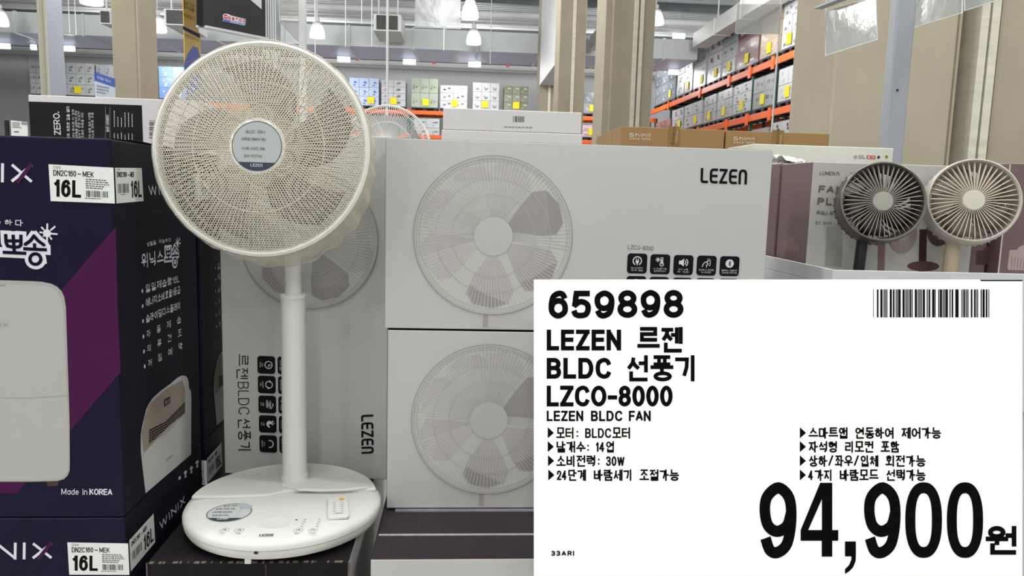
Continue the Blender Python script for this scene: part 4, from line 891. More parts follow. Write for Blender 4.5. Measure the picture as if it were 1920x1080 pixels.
t = lum(bx0, bx1, YB, YB + 0.155, bz1, 'pale carton printed FAN PLUS behind the two small fans', M_LUM)
P = Print((bx0, YB, ZTF), (1, 0, 0), (0, 0, 1)); T1 = '#2c2a2a'; T2 = '#665655'
P.latin('LUMEN', (1536.5, 328), (1565, 329), (1537.5, 321), 0.13, T1, gap=0.22); P.pxstroke([(1567.5, 329), (1570.5, 322), (1574, 329)], 0.0011, T1)
P.build('brand_lettering', t); P = Print((bx0, YB, ZTF), (1, 0, 0), (0, 0, 1)); P.latin('FAN', (1534, 361), (1580, 363), (1536, 347.5), 0.24, T2, gap=0.22); P.latin('PLUS', (1532, 384), (1592, 386), (1533.5, 370.5), 0.24, T2, gap=0.24)
P.text('루메나 무선', (1530, 403), (1569, 405), (1531, 395), T1, 0.015); P.text('로즈 화이트 + 에쉬', (1528, 421), (1580, 423), (1528.5, 415), '#4a4544', 0.01)
P.build('front_lettering', t); P = Print((bx0, YB, ZTF), (1, 0, 0), (0, 0, 1))
def print_fan(cx, cy, r, px0, px1, pole, head, line, basey=None):
    c = P.uv(cx, cy); R = (P.uv(cx + r, cy) - c).length
    P.pxpoly([(px0, cy), (px1, cy), (px1 - 2, 512), (px0 - 2, 510)], pole, 0)
    q = [(c[0] + R * math.cos(a), c[1] + 1.25 * R * math.sin(a)) for a in [2 * math.pi * i / 30 for i in range(30)]]; P.poly(q, head, 1)
    for i in range(34):
        a = 2 * math.pi * i / 34; P.stroke([(c[0] + 0.2 * R * math.cos(a), c[1] + 0.25 * R * math.sin(a)), (c[0] + 0.97 * R * math.cos(a), c[1] + 1.2 * R * math.sin(a))], 0.0007, line, 2)
    if basey:
        b = P.uv((px0 + px1) / 2, basey); P.disc(b, 0.036, '#55423f', 0.5, 32, ry=0.011)
print_fan(1692, 440, 27, 1647, 1660, '#7d6661', '#8f837c', '#b3a79e'); P.build('fan_picture', t); P = Print((bx0, YB, ZTF), (1, 0, 0), (0, 0, 1)); print_fan(1762, 430, 24, 1724, 1738, '#3b2c2c', '#4a393b', '#7a6868', 499); P.build('fan_picture', t); P = Print((bx0, YB, ZTF), (1, 0, 0), (0, 0, 1))
P.pxpoly([(1550, 425), (1575, 422), (1580, 440), (1578, 500), (1547, 498), (1549, 450)], '#8f8f88', 0)
P.build('vase_picture', t)
Ps = Print((bx0, YB + 0.155, ZTF), (0, -1, 0), (0, 0, 1)); Ps.u = Vector((0, -1, 0)); Ps.n = Vector((-1, 0, 0))
drum_print(Ps, Ps.uv(1482, 492), 0.085, '#84706f', '#6a5656'); Ps.build('side_printing', t)
lum(bx0 - 0.004, bx1 - 0.02, YB + 0.16, YB + 0.315, bz1 + 0.002, 'mauve sided carton directly behind the FAN PLUS carton', M_MAUVE)
x3 = PY(1877, 450, YB).x
t = lum(bx1 + 0.004, x3 - 0.008, YB + 0.03, YB + 0.185, bz1, 'mauve carton right of the FAN PLUS carton, behind the cream fan', M_MAUVE)
P = Print((bx1, YB + 0.03, ZTF), (1, 0, 0), (0, 0, 1)); drum_print(P, P.uv(1850, 494), 0.052, '#53403f', '#3c2d2d'); P.build('front_printing', t)
t = lum(x3, x3 + 0.14, YB, YB + 0.155, PY(1900, 306, YB).z, 'mauve carton with pale drum picture at the right end of the tray', M_MAUVE)
P = Print((x3, YB, ZTF), (1, 0, 0), (0, 0, 1)); drum_print(P, P.uv(1918, 503), 0.072, '#a69490', '#8a7673')
P.build('front_printing', t); P = Print((x3, YB, ZTF), (1, 0, 0), (0, 0, 1)); P.poly([(0, 0), (0.0035, 0), (0.0035, 0.25), (0, 0.25)], '#c3aeae', 0); P.build('edge_stripe', t)

def small_fan(c_px, R, y, rear_px, pole_px, cols, label, tilt=0):
    C = PY(*c_px, y); Rr = PY(*rear_px, y + 0.055); AXs = (C - Rr).normalized(); M = frame_mat(C, AXs); ring_m, house_m, spoke_m, hub_m, in_m, pole_m = cols
    pb = PZ(pole_px[0], pole_px[1], ZTF + 0.03); pb = PY(pole_px[0], pole_px[1], y + 0.045); bx, by = pb.x, pb.y
    t = thing('small_fan', (bx, by, ZTF), label, 'fan', 'small drum fans on the tray')
    obj('fan_base', MB().lathe([(0, 0), (0.052, 0), (0.054, 0.004), (0.054, 0.01), (0.05, 0.013), (0, 0.013)], 40, Matrix.Translation((bx, by, ZTF + 0.0005))), pole_m, t, smooth=True)
    tp = PY(c_px[0] - 30, c_px[1] + 40, y + 0.045)
    obj('fan_pole', MB().tube([(bx, by, ZTF + 0.012), (bx, by, pb.z + 0.0), (bx + 0.004, by, C.z - R * 0.55)], 0.0112 if tilt == 0 else 0.0145, 20), pole_m, t, smooth=True)
    dp = 0.05
    hs = obj('drum_housing', MB().lathe([(R * 0.955, 0.0), (R * 0.985, 0.003), (R * 1.01, 0.0), (R * 1.03, -0.012), (R * 1.03, -dp), (R * 1.0, -dp - 0.006), (R * 0.9, -dp - 0.012), (R * 0.86, -dp - 0.01), (R * 0.93, -dp + 0.004), (R * 0.945, -0.01), (R * 0.955, 0.0)], 80, M), house_m, t, smooth=True)
    obj('front_ring', MB().lathe([(R * 0.95, -0.001), (R * 0.975, 0.0042), (R * 1.0, 0.003), (R * 1.01, -0.002)], 80, M), ring_m, hs, smooth=True)
    obj('hub_disc', MB().lathe([(R * 0.245, -0.006), (R * 0.245, -0.0005), (R * 0.225, 0.0012), (0, 0.0014)], 40, M), hub_m, t, smooth=True)
    n = 45; spm = MB()
    pts = [(R * 0.23, 0.0, 0.0), (R * 0.45, 0.0012, -0.0002), (R * 0.7, 0.0026, -0.0006), (R * 0.87, 0.0034, -0.002), (R * 0.955, 0.0036, -0.006)]
    for i, (x, yy, z) in enumerate(pts):
        wv = 0.0004 + 0.0004 * min(1, (x / R - 0.2) * 2.2); dpz = 0.002 + 0.003 * (x / R)
        spm.v += [(x, yy - wv, z), (x, yy + wv, z), (x, yy + wv * 0.8 + 0.0012, z - dpz), (x, yy - wv * 0.8 + 0.0012, z - dpz)]
    for i in range(len(pts) - 1):
        for j in range(4): spm.f.append((i * 4 + j, (i + 1) * 4 + j, (i + 1) * 4 + (j + 1) % 4, i * 4 + (j + 1) % 4)); spm.m.append(0)
    spm.f += [(0, 1, 2, 3), (19, 18, 17, 16)]; spm.m += [0, 0]
    me = spm.mesh('grille_spoke', spoke_m)
    for i in range(n): link(bpy.data.objects.new('grille_spoke', me), hs, M @ Matrix.Rotation(2 * math.pi * i / n, 4, 'Z'))
    bl = MB(); vs = []
    for i in range(5):
        u = i / 4; r = R * (0.22 + 0.62 * u)
        for j in range(5): v = j / 4 - 0.5; q = 0.5 * u + v * 0.85; vs.append((r * math.cos(q), r * math.sin(q), -0.028 + 0.018 * v))
    bl.add(vs, [(i * 5 + j, (i + 1) * 5 + j, (i + 1) * 5 + j + 1, i * 5 + j + 1) for i in range(4) for j in range(4)]); bme = bl.mesh('blade', in_m, True)
    for i in range(5): o = link(bpy.data.objects.new('blade', bme), t, M @ Matrix.Rotation(2 * math.pi * i / 5 + 0.3, 4, 'Z')); o.modifiers.new('thickness', 'SOLIDIFY').thickness = 0.001
    obj('motor_hub', MB().lathe([(0, -0.012), (R * 0.24, -0.012), (R * 0.26, -0.05), (0, -0.055)], 24, M), in_m, t, smooth=True)
    rg = MB()
    for i in range(40): q = 2 * math.pi * i / 40; rg.tube([M @ Vector((r * math.cos(q + d_), r * math.sin(q + d_), z)) for r, d_, z in ((R * 0.2, 0, -0.062), (R * 0.6, 0.16, -0.064), (R * 0.9, 0.32, -dp - 0.008), (R * 1.045, 0.36, -dp + 0.002))], 0.0019, 5)
    obj('rear_grille', rg, house_m, t, kind='stuff')
    return t
DK = mat('dark_taupe_plastic', '#47413d', 0.35, 0.04); DKR = mat('taupe_ring', '#6f6a64', 0.35, 0.03); DKS = mat('taupe_spoke', '#8b857b', 0.4, 0.03); DKH = mat('taupe_hub', '#8a8b80', 0.45, 0.02); DKI = mat('dark_inner_plastic', '#38322f', 0.4, 0.05); DKP = mat('black_pole', '#262325', 0.35, 0.05)
small_fan((1656, 377.5), 0.079, 1.455, (1641, 386), (1610, 506), (DKR, DK, DKS, DKH, DKI, DKP), 'small dark taupe drum fan on a black pole in the tray')
CR = mat('cream_plastic', '#b7b1a8', 0.38, 0.03); CRS = mat('cream_spoke', '#c4bbab', 0.42, 0.03); CRH = mat('cream_hub', '#b2afa2', 0.45, 0.02); CRI = mat('cream_inner', '#857a6e', 0.5, 0.06); CRP = mat('cream_pole', '#b9ab93', 0.4, 0.04)
small_fan((1826, 375.5), 0.0835, 1.455, (1811, 386), (1780, 511), (CR, CR, CRS, CRH, CRI, CRP), 'small cream drum fan on a beige pole in the tray', 1)

# ---------------------------------------------------------------- cartons behind
YS = 2.30
def shinil(px0, px1, pt, label, k=0, y=YS, dy=0.14):
    a = PY(px0, pt[0], y); b = PY(px1, pt[1], y); z1 = a.z
    t = thing('brown_carton', ((a.x + b.x) / 2, y + dy / 2, z1 - 0.3), label, 'carton', 'brown fan cartons')
    carton_body(t, (a.x, y, z1 - 0.3), (b.x, y + dy - 0.002, z1), M_KRAFT, {}); return t, a, b
support('carton_stack', PY(1166, 240, YS).x, PY(1556, 250, YS).x, YS, YS + 0.4, PY(1165, 237, YS).z - 0.301, 'plain carton stack under the brown cartons')
for (p0, p1, pt, lab, tx) in ((1165, 1359, (237, 242), 'brown carton with white lettering, left one of the front pair', 1180), (1362, 1556, (244.5, 249), 'brown carton with white lettering, right one of the front pair', 1375)):
    t, a, b = shinil(p0, p1, pt, lab)
    P = Print((a.x, YS, a.z - 0.3), (1, 0, 0), (0, 0, 1)); dy_ = 0 if tx == 1180 else 7
    P.text('Shinil', (tx, 256 + dy_), (tx + 39, 256.6 + dy_), (tx, 248.5 + dy_), '#d9d3c8', 0.04, 1); P.latin('SINCE', (tx, 261.5 + dy_), (tx + 19, 262 + dy_), (tx, 258.2 + dy_), 0.17, '#d0c8ba', 1, gap=0.35); P.latin('1959', (tx + 22, 262 + dy_), (tx + 39, 262.3 + dy_), (tx + 22, 258.6 + dy_), 0.17, '#d0c8ba', 1, gap=0.35)
    P.build('printing', t); P = Print((a.x, YS, a.z - 0.3), (1, 0, 0), (0, 0, 1)); P.pxpoly([(tx + 73, 236.5 + dy_), (tx + 95, 237.5 + dy_), (tx + 95, 300), (tx + 72, 300)], mat('clear_brown_tape', '#86683f', 0.2, 0.08, 30), 0.5)
    P.text('Shinil', (tx + 84, 272 + dy_), (tx + 87, 238 + dy_), (tx + 78, 272 + dy_), '#3a2a1c', 0.03, 2)
    P.lines((tx + 88, 268 + dy_), (tx + 92, 240 + dy_), (tx + 86, 268 + dy_), '#c9b99e', 2, 3, 2)
    P.build('packing_tape', t)
for k, (y, lab) in enumerate(((YS + 0.142, 'brown carton, second row behind the left front brown carton'), (YS + 0.284, 'brown carton, third row back behind the left front brown carton'))):
    a = PY(1165, 237, YS); t = thing('brown_carton', (a.x + 0.15, y + 0.07, a.z - 0.3), lab, 'carton', 'brown fan cartons'); carton_body(t, (a.x, y, a.z - 0.3), (a.x + 0.31, y + 0.138, a.z - 0.001), M_KRAFT, {})
support('carton_stack', PY(1166, 240, YS).x, PY(1350, 250, YS).x, YS + 0.402, YS + 0.43, PY(1165, 237, YS).z - 0.301, 'narrow plain carton behind the stack under the brown cartons')
# white carton with award marks
YA = 1.93; a = PY(1414, 269.5, YA); b = PY(1676, 276, YA)
t = thing('award_carton', ((a.x + b.x) / 2, YA + 0.1, a.z - 0.3), 'white carton with small red and green award marks above the tray', 'carton'); carton_body(t, (a.x, YA, a.z - 0.3), (b.x, YA + 0.2, a.z), mat('ivory_carton', '#c6c6bd', 0.45, 0.03, 8), {})
P = Print((a.x, YA, a.z - 0.3), (1, 0, 0), (0, 0, 1))
P.ring(P.uv(1604, 294.5), 0.0036, 0.0046, '#555555', 1, 20); P.stroke(arc(*P.uv(1604, 294.5), 0.0018, 0.0018, 40, 330, 8), 0.0007, '#555555', 1)
P.latin('GOOD', (1609.5, 293.5), (1619, 294), (1609.5, 291), 0.18, '#555555', 1, gap=0.3); P.latin('DESIGN', (1609.5, 297.5), (1622, 298), (1609.5, 295), 0.18, '#555555', 1, gap=0.3)
P.pxpoly([(1625, 298), (1632.5, 298.2), (1632.5, 291.5), (1625, 291.3)], '#b5373a', 1); P.pxpoly([(1633.3, 298.2), (1641, 298.6), (1641, 292), (1633.3, 291.7)], '#b5373a', 1); P.pxpoly([(1627, 297), (1630.5, 297), (1630.5, 293), (1627, 293)], '#d7c9c4', 2); P.lines((1634.3, 297.4), (1640, 297.6), (1634.3, 292.8), '#e0d5d0', 3, 4, 2)
P.pxpoly([(1644, 295), (1647.5, 291), (1650, 295), (1647, 298)], '#2d2d30', 1); P.disc(P.uv(1662, 294), 0.0042, '#8fa227', 1, 16); P.disc(P.uv(1662, 294), 0.002, '#3d4a1c', 2, 10)
P.build('printing', t)
support('carton_stack', a.x, b.x, YA, YA + 0.2, a.z - 0.3005, 'plain carton stack under the carton with award marks')
# crumpled film on the mauve carton
rnd = random.Random(2); fx0, fx1 = PY(1455, 300, 1.8).x, PY(1500, 300, 1.8).x; mb = MB(); nx, ny = 12, 6; zf = bz1 + 0.003
vs = [(fx0 + (fx1 - fx0) * i / nx, 1.745 + 0.11 * j / ny, zf + abs(math.sin(i * 1.7 + j)) * 0.011 * math.sin(math.pi * (j + 0.5) / (ny + 1)) + rnd.uniform(0, 0.005) + 0.012 * (1 - i / nx) * math.sin(math.pi * (j + 0.5) / (ny + 1))) for i in range(nx + 1) for j in range(ny + 1)]
mb.add(vs, [(i * (ny + 1) + j, (i + 1) * (ny + 1) + j, (i + 1) * (ny + 1) + j + 1, i * (ny + 1) + j + 1) for i in range(nx) for j in range(ny)])
o = obj('plastic_film', mb, mat('glossy_film', '#d5d5d0', 0.15, 0.05, spec=0.8), smooth=True); tag(o, 'crumpled shiny plastic film lying on the mauve sided carton', 'film')
# two white cartons by the pillar
YC = 2.06; a = PY(831, 202, YC); b = PY(1091, 208, YC); zc2 = PY(960, 247.5, YC).z
M_WC = mat('white_corrugated_carton', '#c9c7c6', 0.5, 0.03, 20, stretch=(14, 1, 1))
t = thing('white_carton', ((a.x + b.x) / 2, YC + 0.15, zc2), 'white carton with a small barcode on top of another white carton', 'carton'); carton_body(t, (a.x, YC, zc2 + 0.0008), (b.x, YC + 0.3, a.z), M_WC, {})
P = Print((a.x, YC, zc2), (1, 0, 0), (0, 0, 1)); P.bars((962, 228.5), (983.5, 229), (962, 217.5), '#3a3a3c', 12, 4, 1); P.lines((945, 240), (1000, 241), (945, 236), '#8a8a8a', 1, 6, 1); P.build('printing', t)
t = thing('white_carton', ((a.x + b.x) / 2, YC + 0.15, zc2 - 0.25), 'plain white carton under the one with the barcode', 'carton'); carton_body(t, (a.x - 0.003, YC - 0.002, zc2 - 0.25), (b.x + 0.004, YC + 0.3, zc2), M_WC, {})
support('carton_stack', a.x, b.x, YC, YC + 0.3, zc2 - 0.2505, 'plain carton stack under the two white cartons')
# black and white carton on the left
YZ = 2.02; a = PY(52.5, 177.5, YZ); b = PY(372, 195, YZ)
t = thing('black_white_carton', ((a.x + b.x) / 2, YZ + 0.1, a.z - 0.34), 'white carton with black panel and sideways lettering behind the navy cartons', 'carton'); carton_body(t, (a.x, YZ, a.z - 0.34), (b.x, YZ + 0.2, a.z), mat('bright_white_carton', '#c8c5c6', 0.45, 0.03, 10), {'left': M_CARTON_BLACK})
P = Print((a.x, YZ, a.z - 0.34), (1, 0, 0), (0, 0, 1)); wk = '#c9cac9'
pa = P.uv(52.5, 186); pb2 = P.uv(266, 197.5); P.poly([(0.001, 0.0), (pb2[0], 0.0), (pb2[0], pb2[1]), (0.001, pb2[1])], mat('black_film_print', '#1c1d20', 0.4, 0.2, 12, spec=0.1), 0)
P.latin('ZERO', (114.5, 253), (112, 212.5), (102, 253), 0.15, wk, 1, gap=0.16); P.disc(P.uv(110, 210.5), 0.0018, wk, 1, 8)
P.text('공기의 새로운 길을 열다', (132, 268), (130.5, 199), (126, 268), wk, 0.03, 1)
for i, x in enumerate((139.5, 145, 150.5, 156.5)): P.text(('차세대 팬으로 더 강력', '맞춤바람을 설정하여 편안', '사용하기 편한 리모컨', '더 조용한 바람을 내는')[i], (x + 1.2, 266), (x, 205 + 2 * i), (x - 3.2, 266), wk, 0.015, 1)
for i, x in enumerate((170, 175.5)): P.text(('자연의 바람 같은 시원함', '초저소음 모터로 조용')[i], (x + 1.2, 266), (x, 211), (x - 3.2, 266), wk, 0.015, 1)
P.pxstroke([(198, 200), (198, 262)], 0.0008, '#8a8a8a', 1); P.pxstroke([(206.5, 200), (206.5, 262)], 0.0008, '#8a8a8a', 1)
P.latin('BXF-3130DC', (205, 247), (204, 215), (200, 247), 0.17, wk, 1, gap=0.2)
for i in range(6): P.lines((216 + 6.7 * i, 238), (215.5 + 6.7 * i, 205 + i % 3 * 2), (213.5 + 6.7 * i, 238), wk, 1, 30 + i, 1); P.lines((216 + 6.7 * i, 262), (215.5 + 6.7 * i, 247), (213.5 + 6.7 * i, 262), wk, 1, 40 + i, 1)
for i in range(11):
    y = 226 + i * 3.1; P.pxpoly([(280, y), (297, y + 0.7), (297, y + 0.7 + (1.6 if i % 3 else 0.8)), (280, y + (1.6 if i % 3 else 0.8))], '#454548', 1)
P.build('printing', t)
support('carton_stack', a.x, b.x, YZ, YZ + 0.2, a.z - 0.3405, 'plain carton stack under the black and white carton')
# little paper price card
a = PY(14, 252, 1.80); e_ = Vector((1, 0.05, 0)).normalized()
t = thing('price_card', (a.x + 0.02, 1.80, ZW1), 'small white paper price card left of the black and white carton', 'card')
obj('card_holder', MB().box((a.x - 0.008, 1.803, ZW1 + 0.001), (a.x + 0.06, 1.808, ZW1 + 0.008)), mat('black_plastic', '#161616', 0.4, 0.05), t)
c0 = PY(21, 252, 1.80); c1 = PY(52, 250, 1.80); c2_ = PY(20, 225.5, 1.80); zc_ = ZW1 + 0.002
obj('paper_card', MB().prism([(c0.x, 1.80, zc_), (c1.x, 1.80, zc_), (c1.x, 1.80, PY(52, 229, 1.8).z), (c2_.x, 1.80, c2_.z)], (0, 0.002, 0)), M_LABEL, t)
P = Print((c0.x, 1.80, zc_), (1, 0, 0), (0, 0, 1)); P.lines((23, 240), (41, 241), (23, 228), '#777777', 4, 9, 1); P.lines((26, 249), (38, 249), (26, 245), '#444444', 1, 9, 1); P.pxpoly([(40.5, 228.5), (52, 230), (52, 234), (40.5, 233)], '#8b8f8b', 1); P.build('card_printing', t)
obj('card_clip', MB().box((PY(8, 230, 1.8).x, 1.80, ZW1 + 0.001), (PY(14, 230, 1.8).x, 1.806, PY(10, 225.5, 1.8).z)), MATS['black_plastic'], t)
# second tall fan further back
YF2 = 3.4; C2 = PY(726, 279, YF2); R2 = 0.19; A2 = Vector((0.05, -1, 0.12)).normalized(); M2 = frame_mat(C2, A2)
t = thing('standing_fan', (C2.x, YF2 + 0.1, C2.z - 0.85), 'second white standing fan half hidden behind the fan cartons', 'fan')
g2 = obj('front_guard', MB().lathe([(R2 - 0.006, 0.003), (R2, 0.006), (R2 + 0.004, 0.0), (R2 + 0.004, -0.018), (R2 - 0.004, -0.018), (R2 - 0.006, 0.003)], 90, M2), M_PLASTIC2, t, smooth=True)
sp2 = MB().tube([(0.04 + 0.148 * i / 6, 0, 0.05 * (1 - (i / 6) ** 2.2)) for i in range(7)], 0.0010, 4, cap=False).mesh('spoke', M_PLASTIC2, True)
for i in range(128): link(bpy.data.objects.new('spoke', sp2), g2, M2 @ Matrix.Rotation(2 * math.pi * i / 128, 4, 'Z'))
for r in (0.11, 0.165): obj('guard_ring', MB().tube([M2 @ Vector((r * math.cos(q), r * math.sin(q), 0.05 * (1 - ((r - 0.04) / 0.148) ** 2.2))) for q in [2 * math.pi * i / 60 for i in range(60)]], 0.0016, 5, True), M_PLASTIC2, g2, smooth=True)
obj('hub_badge', MB().lathe([(0.045, 0.044), (0.044, 0.053), (0, 0.054)], 40, M2), M_PLASTIC2, g2, smooth=True)
for i in range(5): o = link(bpy.data.objects.new('blade', bpy.data.meshes['blade']), t, M2 @ Matrix.Rotation(2 * math.pi * i / 5, 4, 'Z')); o.modifiers.new('thickness', 'SOLIDIFY').thickness = 0.0015
mb = MB()
for i in range(72): q = 2 * math.pi * i / 72; mb.tube([M2 @ Vector((r * math.cos(q), r * math.sin(q), z)) for r, z in ((R2, -0.016), (R2 - 0.012, -0.045), (R2 - 0.05, -0.07), (0.055, -0.082))], 0.0011, 4, cap=False)
obj('rear_guard', mb, M_PLASTIC2, t, kind='stuff')
obj('motor_housing', MB().lathe([(0, -0.16), (0.05, -0.15), (0.056, -0.1), (0.06, -0.078), (0, -0.078)], 32, M2), M_PLASTIC2, t, smooth=True)
pb_ = C2 - A2 * 0.12
obj('post', MB().tube([(pb_.x, pb_.y, C2.z - 0.83), (pb_.x, pb_.y, C2.z - 0.02)], 0.018, 16), M_PLASTIC2, t, smooth=True)
obj('base', MB().lathe([(0, 0), (0.16, 0), (0.165, 0.02), (0.155, 0.035), (0, 0.04)], 48, Matrix.Translation((pb_.x, pb_.y, C2.z - 0.85))), M_PLASTIC2, t, smooth=True)
support('carton_stack', C2.x - 0.25, C2.x + 0.25, YF2 - 0.15, YF2 + 0.4, C2.z - 0.851, 'plain carton stack carrying the second standing fan')
# what the front stacks stand on
zl = zt - 0.358
for nm, x0, x1, y0, y1, z, n, m, lab in (('fan_carton', -0.143, 0.589, YD, YL + 0.18, zl, 2, M_CARTON, ('fan carton below the frame, under the dark topped one', 'lowest fan carton standing on the pallet')),
                                         ('display_carton', -0.508, -0.178, 1.214, 1.79, zl, 2, M_CARTON_BLACK, ('black carton below the one that carries the tall fan', 'lowest black carton under the tall fan'))):
    h = (z - 0.15) / n
    for i in range(n):
        t = thing(nm, ((x0 + x1) / 2, (y0 + y1) / 2, z - (i + 1) * h), lab[i], 'carton'); carton_body(t, (x0, y0, z - (i + 1) * h + 0.0008), (x1, y1, z - i * h), m, {})
zwb = ZW1 - 2 * HW
for k, (y0, y1, lab) in enumerate(((YW, 1.588, 'navy carton third from top in the front left stack'), (1.606, 1.97, 'navy carton third from top behind the front left stack'))):
    t = thing('dehumidifier_carton', (XW - 0.2, (y0 + y1) / 2, 0.15), lab, 'carton'); carton_body(t, (XW - 0.4, y0, 0.15), (XW, y1, zwb), M_NAVY, {})
def pallet(x0, x1, y0, y1, label):
    t = thing('shop_pallet', ((x0 + x1) / 2, (y0 + y1) / 2, 0), label, 'pallet'); w = mat('pallet_wood', '#8d7350', 0.8, 0.15, 30)
    for i in range(6): y = y0 + (y1 - y0 - 0.09) * i / 5; obj('deck_board', MB().box((x0, y, 0.128), (x1, y + 0.09, 0.1495)), w, t)
    for i in range(3): x = x0 + (x1 - x0 - 0.09) * i / 2; obj('runner', MB().box((x, y0, 0.0), (x + 0.09, y1, 0.128)), w, t)
pallet(-0.96, -0.53, 1.2, 2.0, 'wooden pallet under the navy cartons'); pallet(-0.52, 0.62, 1.2, 1.82, 'wooden pallet under the fan cartons')
# ---------------------------------------------------------------- the hall
M_CONC = mat('painted_concrete', '#968e7b', 0.85, 0.06, 3, bump=0.05); M_CONC2 = mat('pale_concrete', '#9c9481', 0.85, 0.05, 3, bump=0.05)
M_WALL = mat('pale_grey_wall_panel', '#bfc1c4', 0.7, 0.03, 0.5); M_DECK = mat('ceiling_deck_grey', '#a9acad', 0.7, 0.04, 0.6); M_STEELW = mat('white_painted_steel', '#c4c6c6', 0.5, 0.04, 2)
M_DUCT = mat('galvanised_duct', '#bcc1c3', 0.45, 0.05, 1.5, metal=0.1); M_DUCT_B = mat('duct_underside_tint', '#bcc4e0', 0.4, 0.04, 1.5); M_DARKST = mat('dark_ceiling_steel', '#5c6266', 0.6, 0.1, 2)
M_ORANGE = mat('orange_rack_steel', '#e0601f', 0.45, 0.06, 3); M_GREEN = mat('green_rack_steel', '#1f4a40', 0.5, 0.08, 3); M_FLOOR = mat('polished_concrete_floor', '#b4b3b0', 0.35, 0.08, 0.7)
M_LAMP = mat('glowing_lamp_glass', (1.0, 1.0, 0.98), 0.4, 0.0, emit=3.0); M_RAIL = mat('bright_steel_rail', '#cbc7b8', 0.3, 0.1, 6, metal=0.15, stretch=(1, 1, 4)); M_POST = mat('grey_painted_post', '#8e9299', 0.4, 0.06, 30, stretch=(14, 14, 0.5))
YWALL = 36.0; ZC = 8.6
struct('floor', MB().box((-40, -12, -0.1), (30, YWALL + 0.3, 0.0)), M_FLOOR)
struct('wall_back', MB().box((-40, YWALL, 0), (30, YWALL + 0.3, ZC)), M_WALL)
wl = bpy.data.objects['wall_back']
for i in range(11): x = -30 + 5.3 * i; obj('panel_joint', MB().box((x, YWALL - 0.03, 0), (x + 0.05, YWALL, ZC)), M_STEELW, wl)
struct('ceiling', MB().box((-40, -12, ZC), (30, YWALL + 0.3, ZC + 0.15)), M_DECK)
ce = bpy.data.objects['ceiling']
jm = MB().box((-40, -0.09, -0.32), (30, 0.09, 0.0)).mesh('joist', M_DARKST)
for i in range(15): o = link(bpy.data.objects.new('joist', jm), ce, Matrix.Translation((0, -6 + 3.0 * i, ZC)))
rm = MB().box((-40, -0.03, -0.08), (30, 0.03, 0.0)).mesh('deck_rib', M_DECK)
for i in range(60): link(bpy.data.objects.new('deck_rib', rm), ce, Matrix.Translation((0, 20.0 + 0.27 * i, ZC)))
# long duct across the hall and one over the right rack
yd0, yd1 = 24.0, 26.3
zb_ = PY(700, 88, yd0).z; zt_ = PY(700, 50, yd0).z
t = thing('air_duct', (0, yd0, zb_), 'long grey sheet metal air duct across the hall under the ceiling', 'duct'); mb = MB().box((-26, yd0, zb_), (7.3, yd1, zt_)); mb.m[0] = 1  # underside coloured bluer and paler to offset the warm light bounced off the floor
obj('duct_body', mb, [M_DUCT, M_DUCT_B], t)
for i in range(17): x = -25 + 1.95 * i; obj('flange', MB().box((x, yd0 - 0.03, zb_ - 0.03), (x + 0.07, yd1, zt_ + 0.02)), M_STEELW, t)
for i in range(8): x = -24 + 3.9 * i; obj('hanger', MB().tube([(x, yd0 + 0.1, zt_), (x, yd0 + 0.1, ZC)], 0.02, 6), M_STEELW, t)
XR = 7.6
t = thing('air_duct', (7.0, 20, 6.6), 'white air duct running back above the right hand rack', 'duct'); zr0 = PX(1288, 96, 6.95).z
obj('duct_body', MB().box((6.95, 11.0, zr0), (7.4, 23.4, zr0 + 0.42)), M_STEELW, t)
for i in range(6): y = 11.4 + 2.0 * i; obj('flange', MB().box((6.93, y, zr0 - 0.02), (7.42, y + 0.06, zr0 + 0.44)), M_STEELW, t)
for i in range(4): obj('hanger', MB().tube([(7.1, 12 + 3.2 * i, zr0 + 0.4), (7.1, 12 + 3.2 * i, ZC)], 0.02, 6), M_STEELW, t)
# pipes under the ceiling
def pipe(px, py, y, r, label, m=M_STEELW, x0=-26, x1=14):
    p = PY(px, py, y); o = obj('ceiling_pipe', MB().tube([(x0, y, p.z), (x1, y, p.z)], r, 10), m, smooth=True); return tag(o, label, 'pipe')
pipe(700, 116, 33.5, 0.14, 'thick white pipe along the back wall below the duct'); pipe(700, 110, 32.0, 0.06, 'thin black cable tray pipe above the thick white pipe', mat('black_pipe', '#1c1c20', 0.5, 0.05))
pipe(700, 123, 34.5, 0.08, 'thin white pipe just below the thick one'); pipe(700, 26, 27.0, 0.09, 'white pipe above the long duct, highest one'); pipe(700, 34, 28.0, 0.09, 'white pipe above the long duct, middle one'); pipe(700, 41, 29.5, 0.08, 'white pipe above the long duct, lowest one'); pipe(700, 17, 25.5, 0.12, 'white pipe close under the ceiling deck')
p = PY(500, 30, 31)
o = obj('ceiling_girder', MB().box((-26, 31, PY(700, 75, 31).z), (14, 31.3, PY(700, 40, 31).z)), M_DARKST); tag(o, 'dark steel girder in the shadow above the long duct', 'girder')
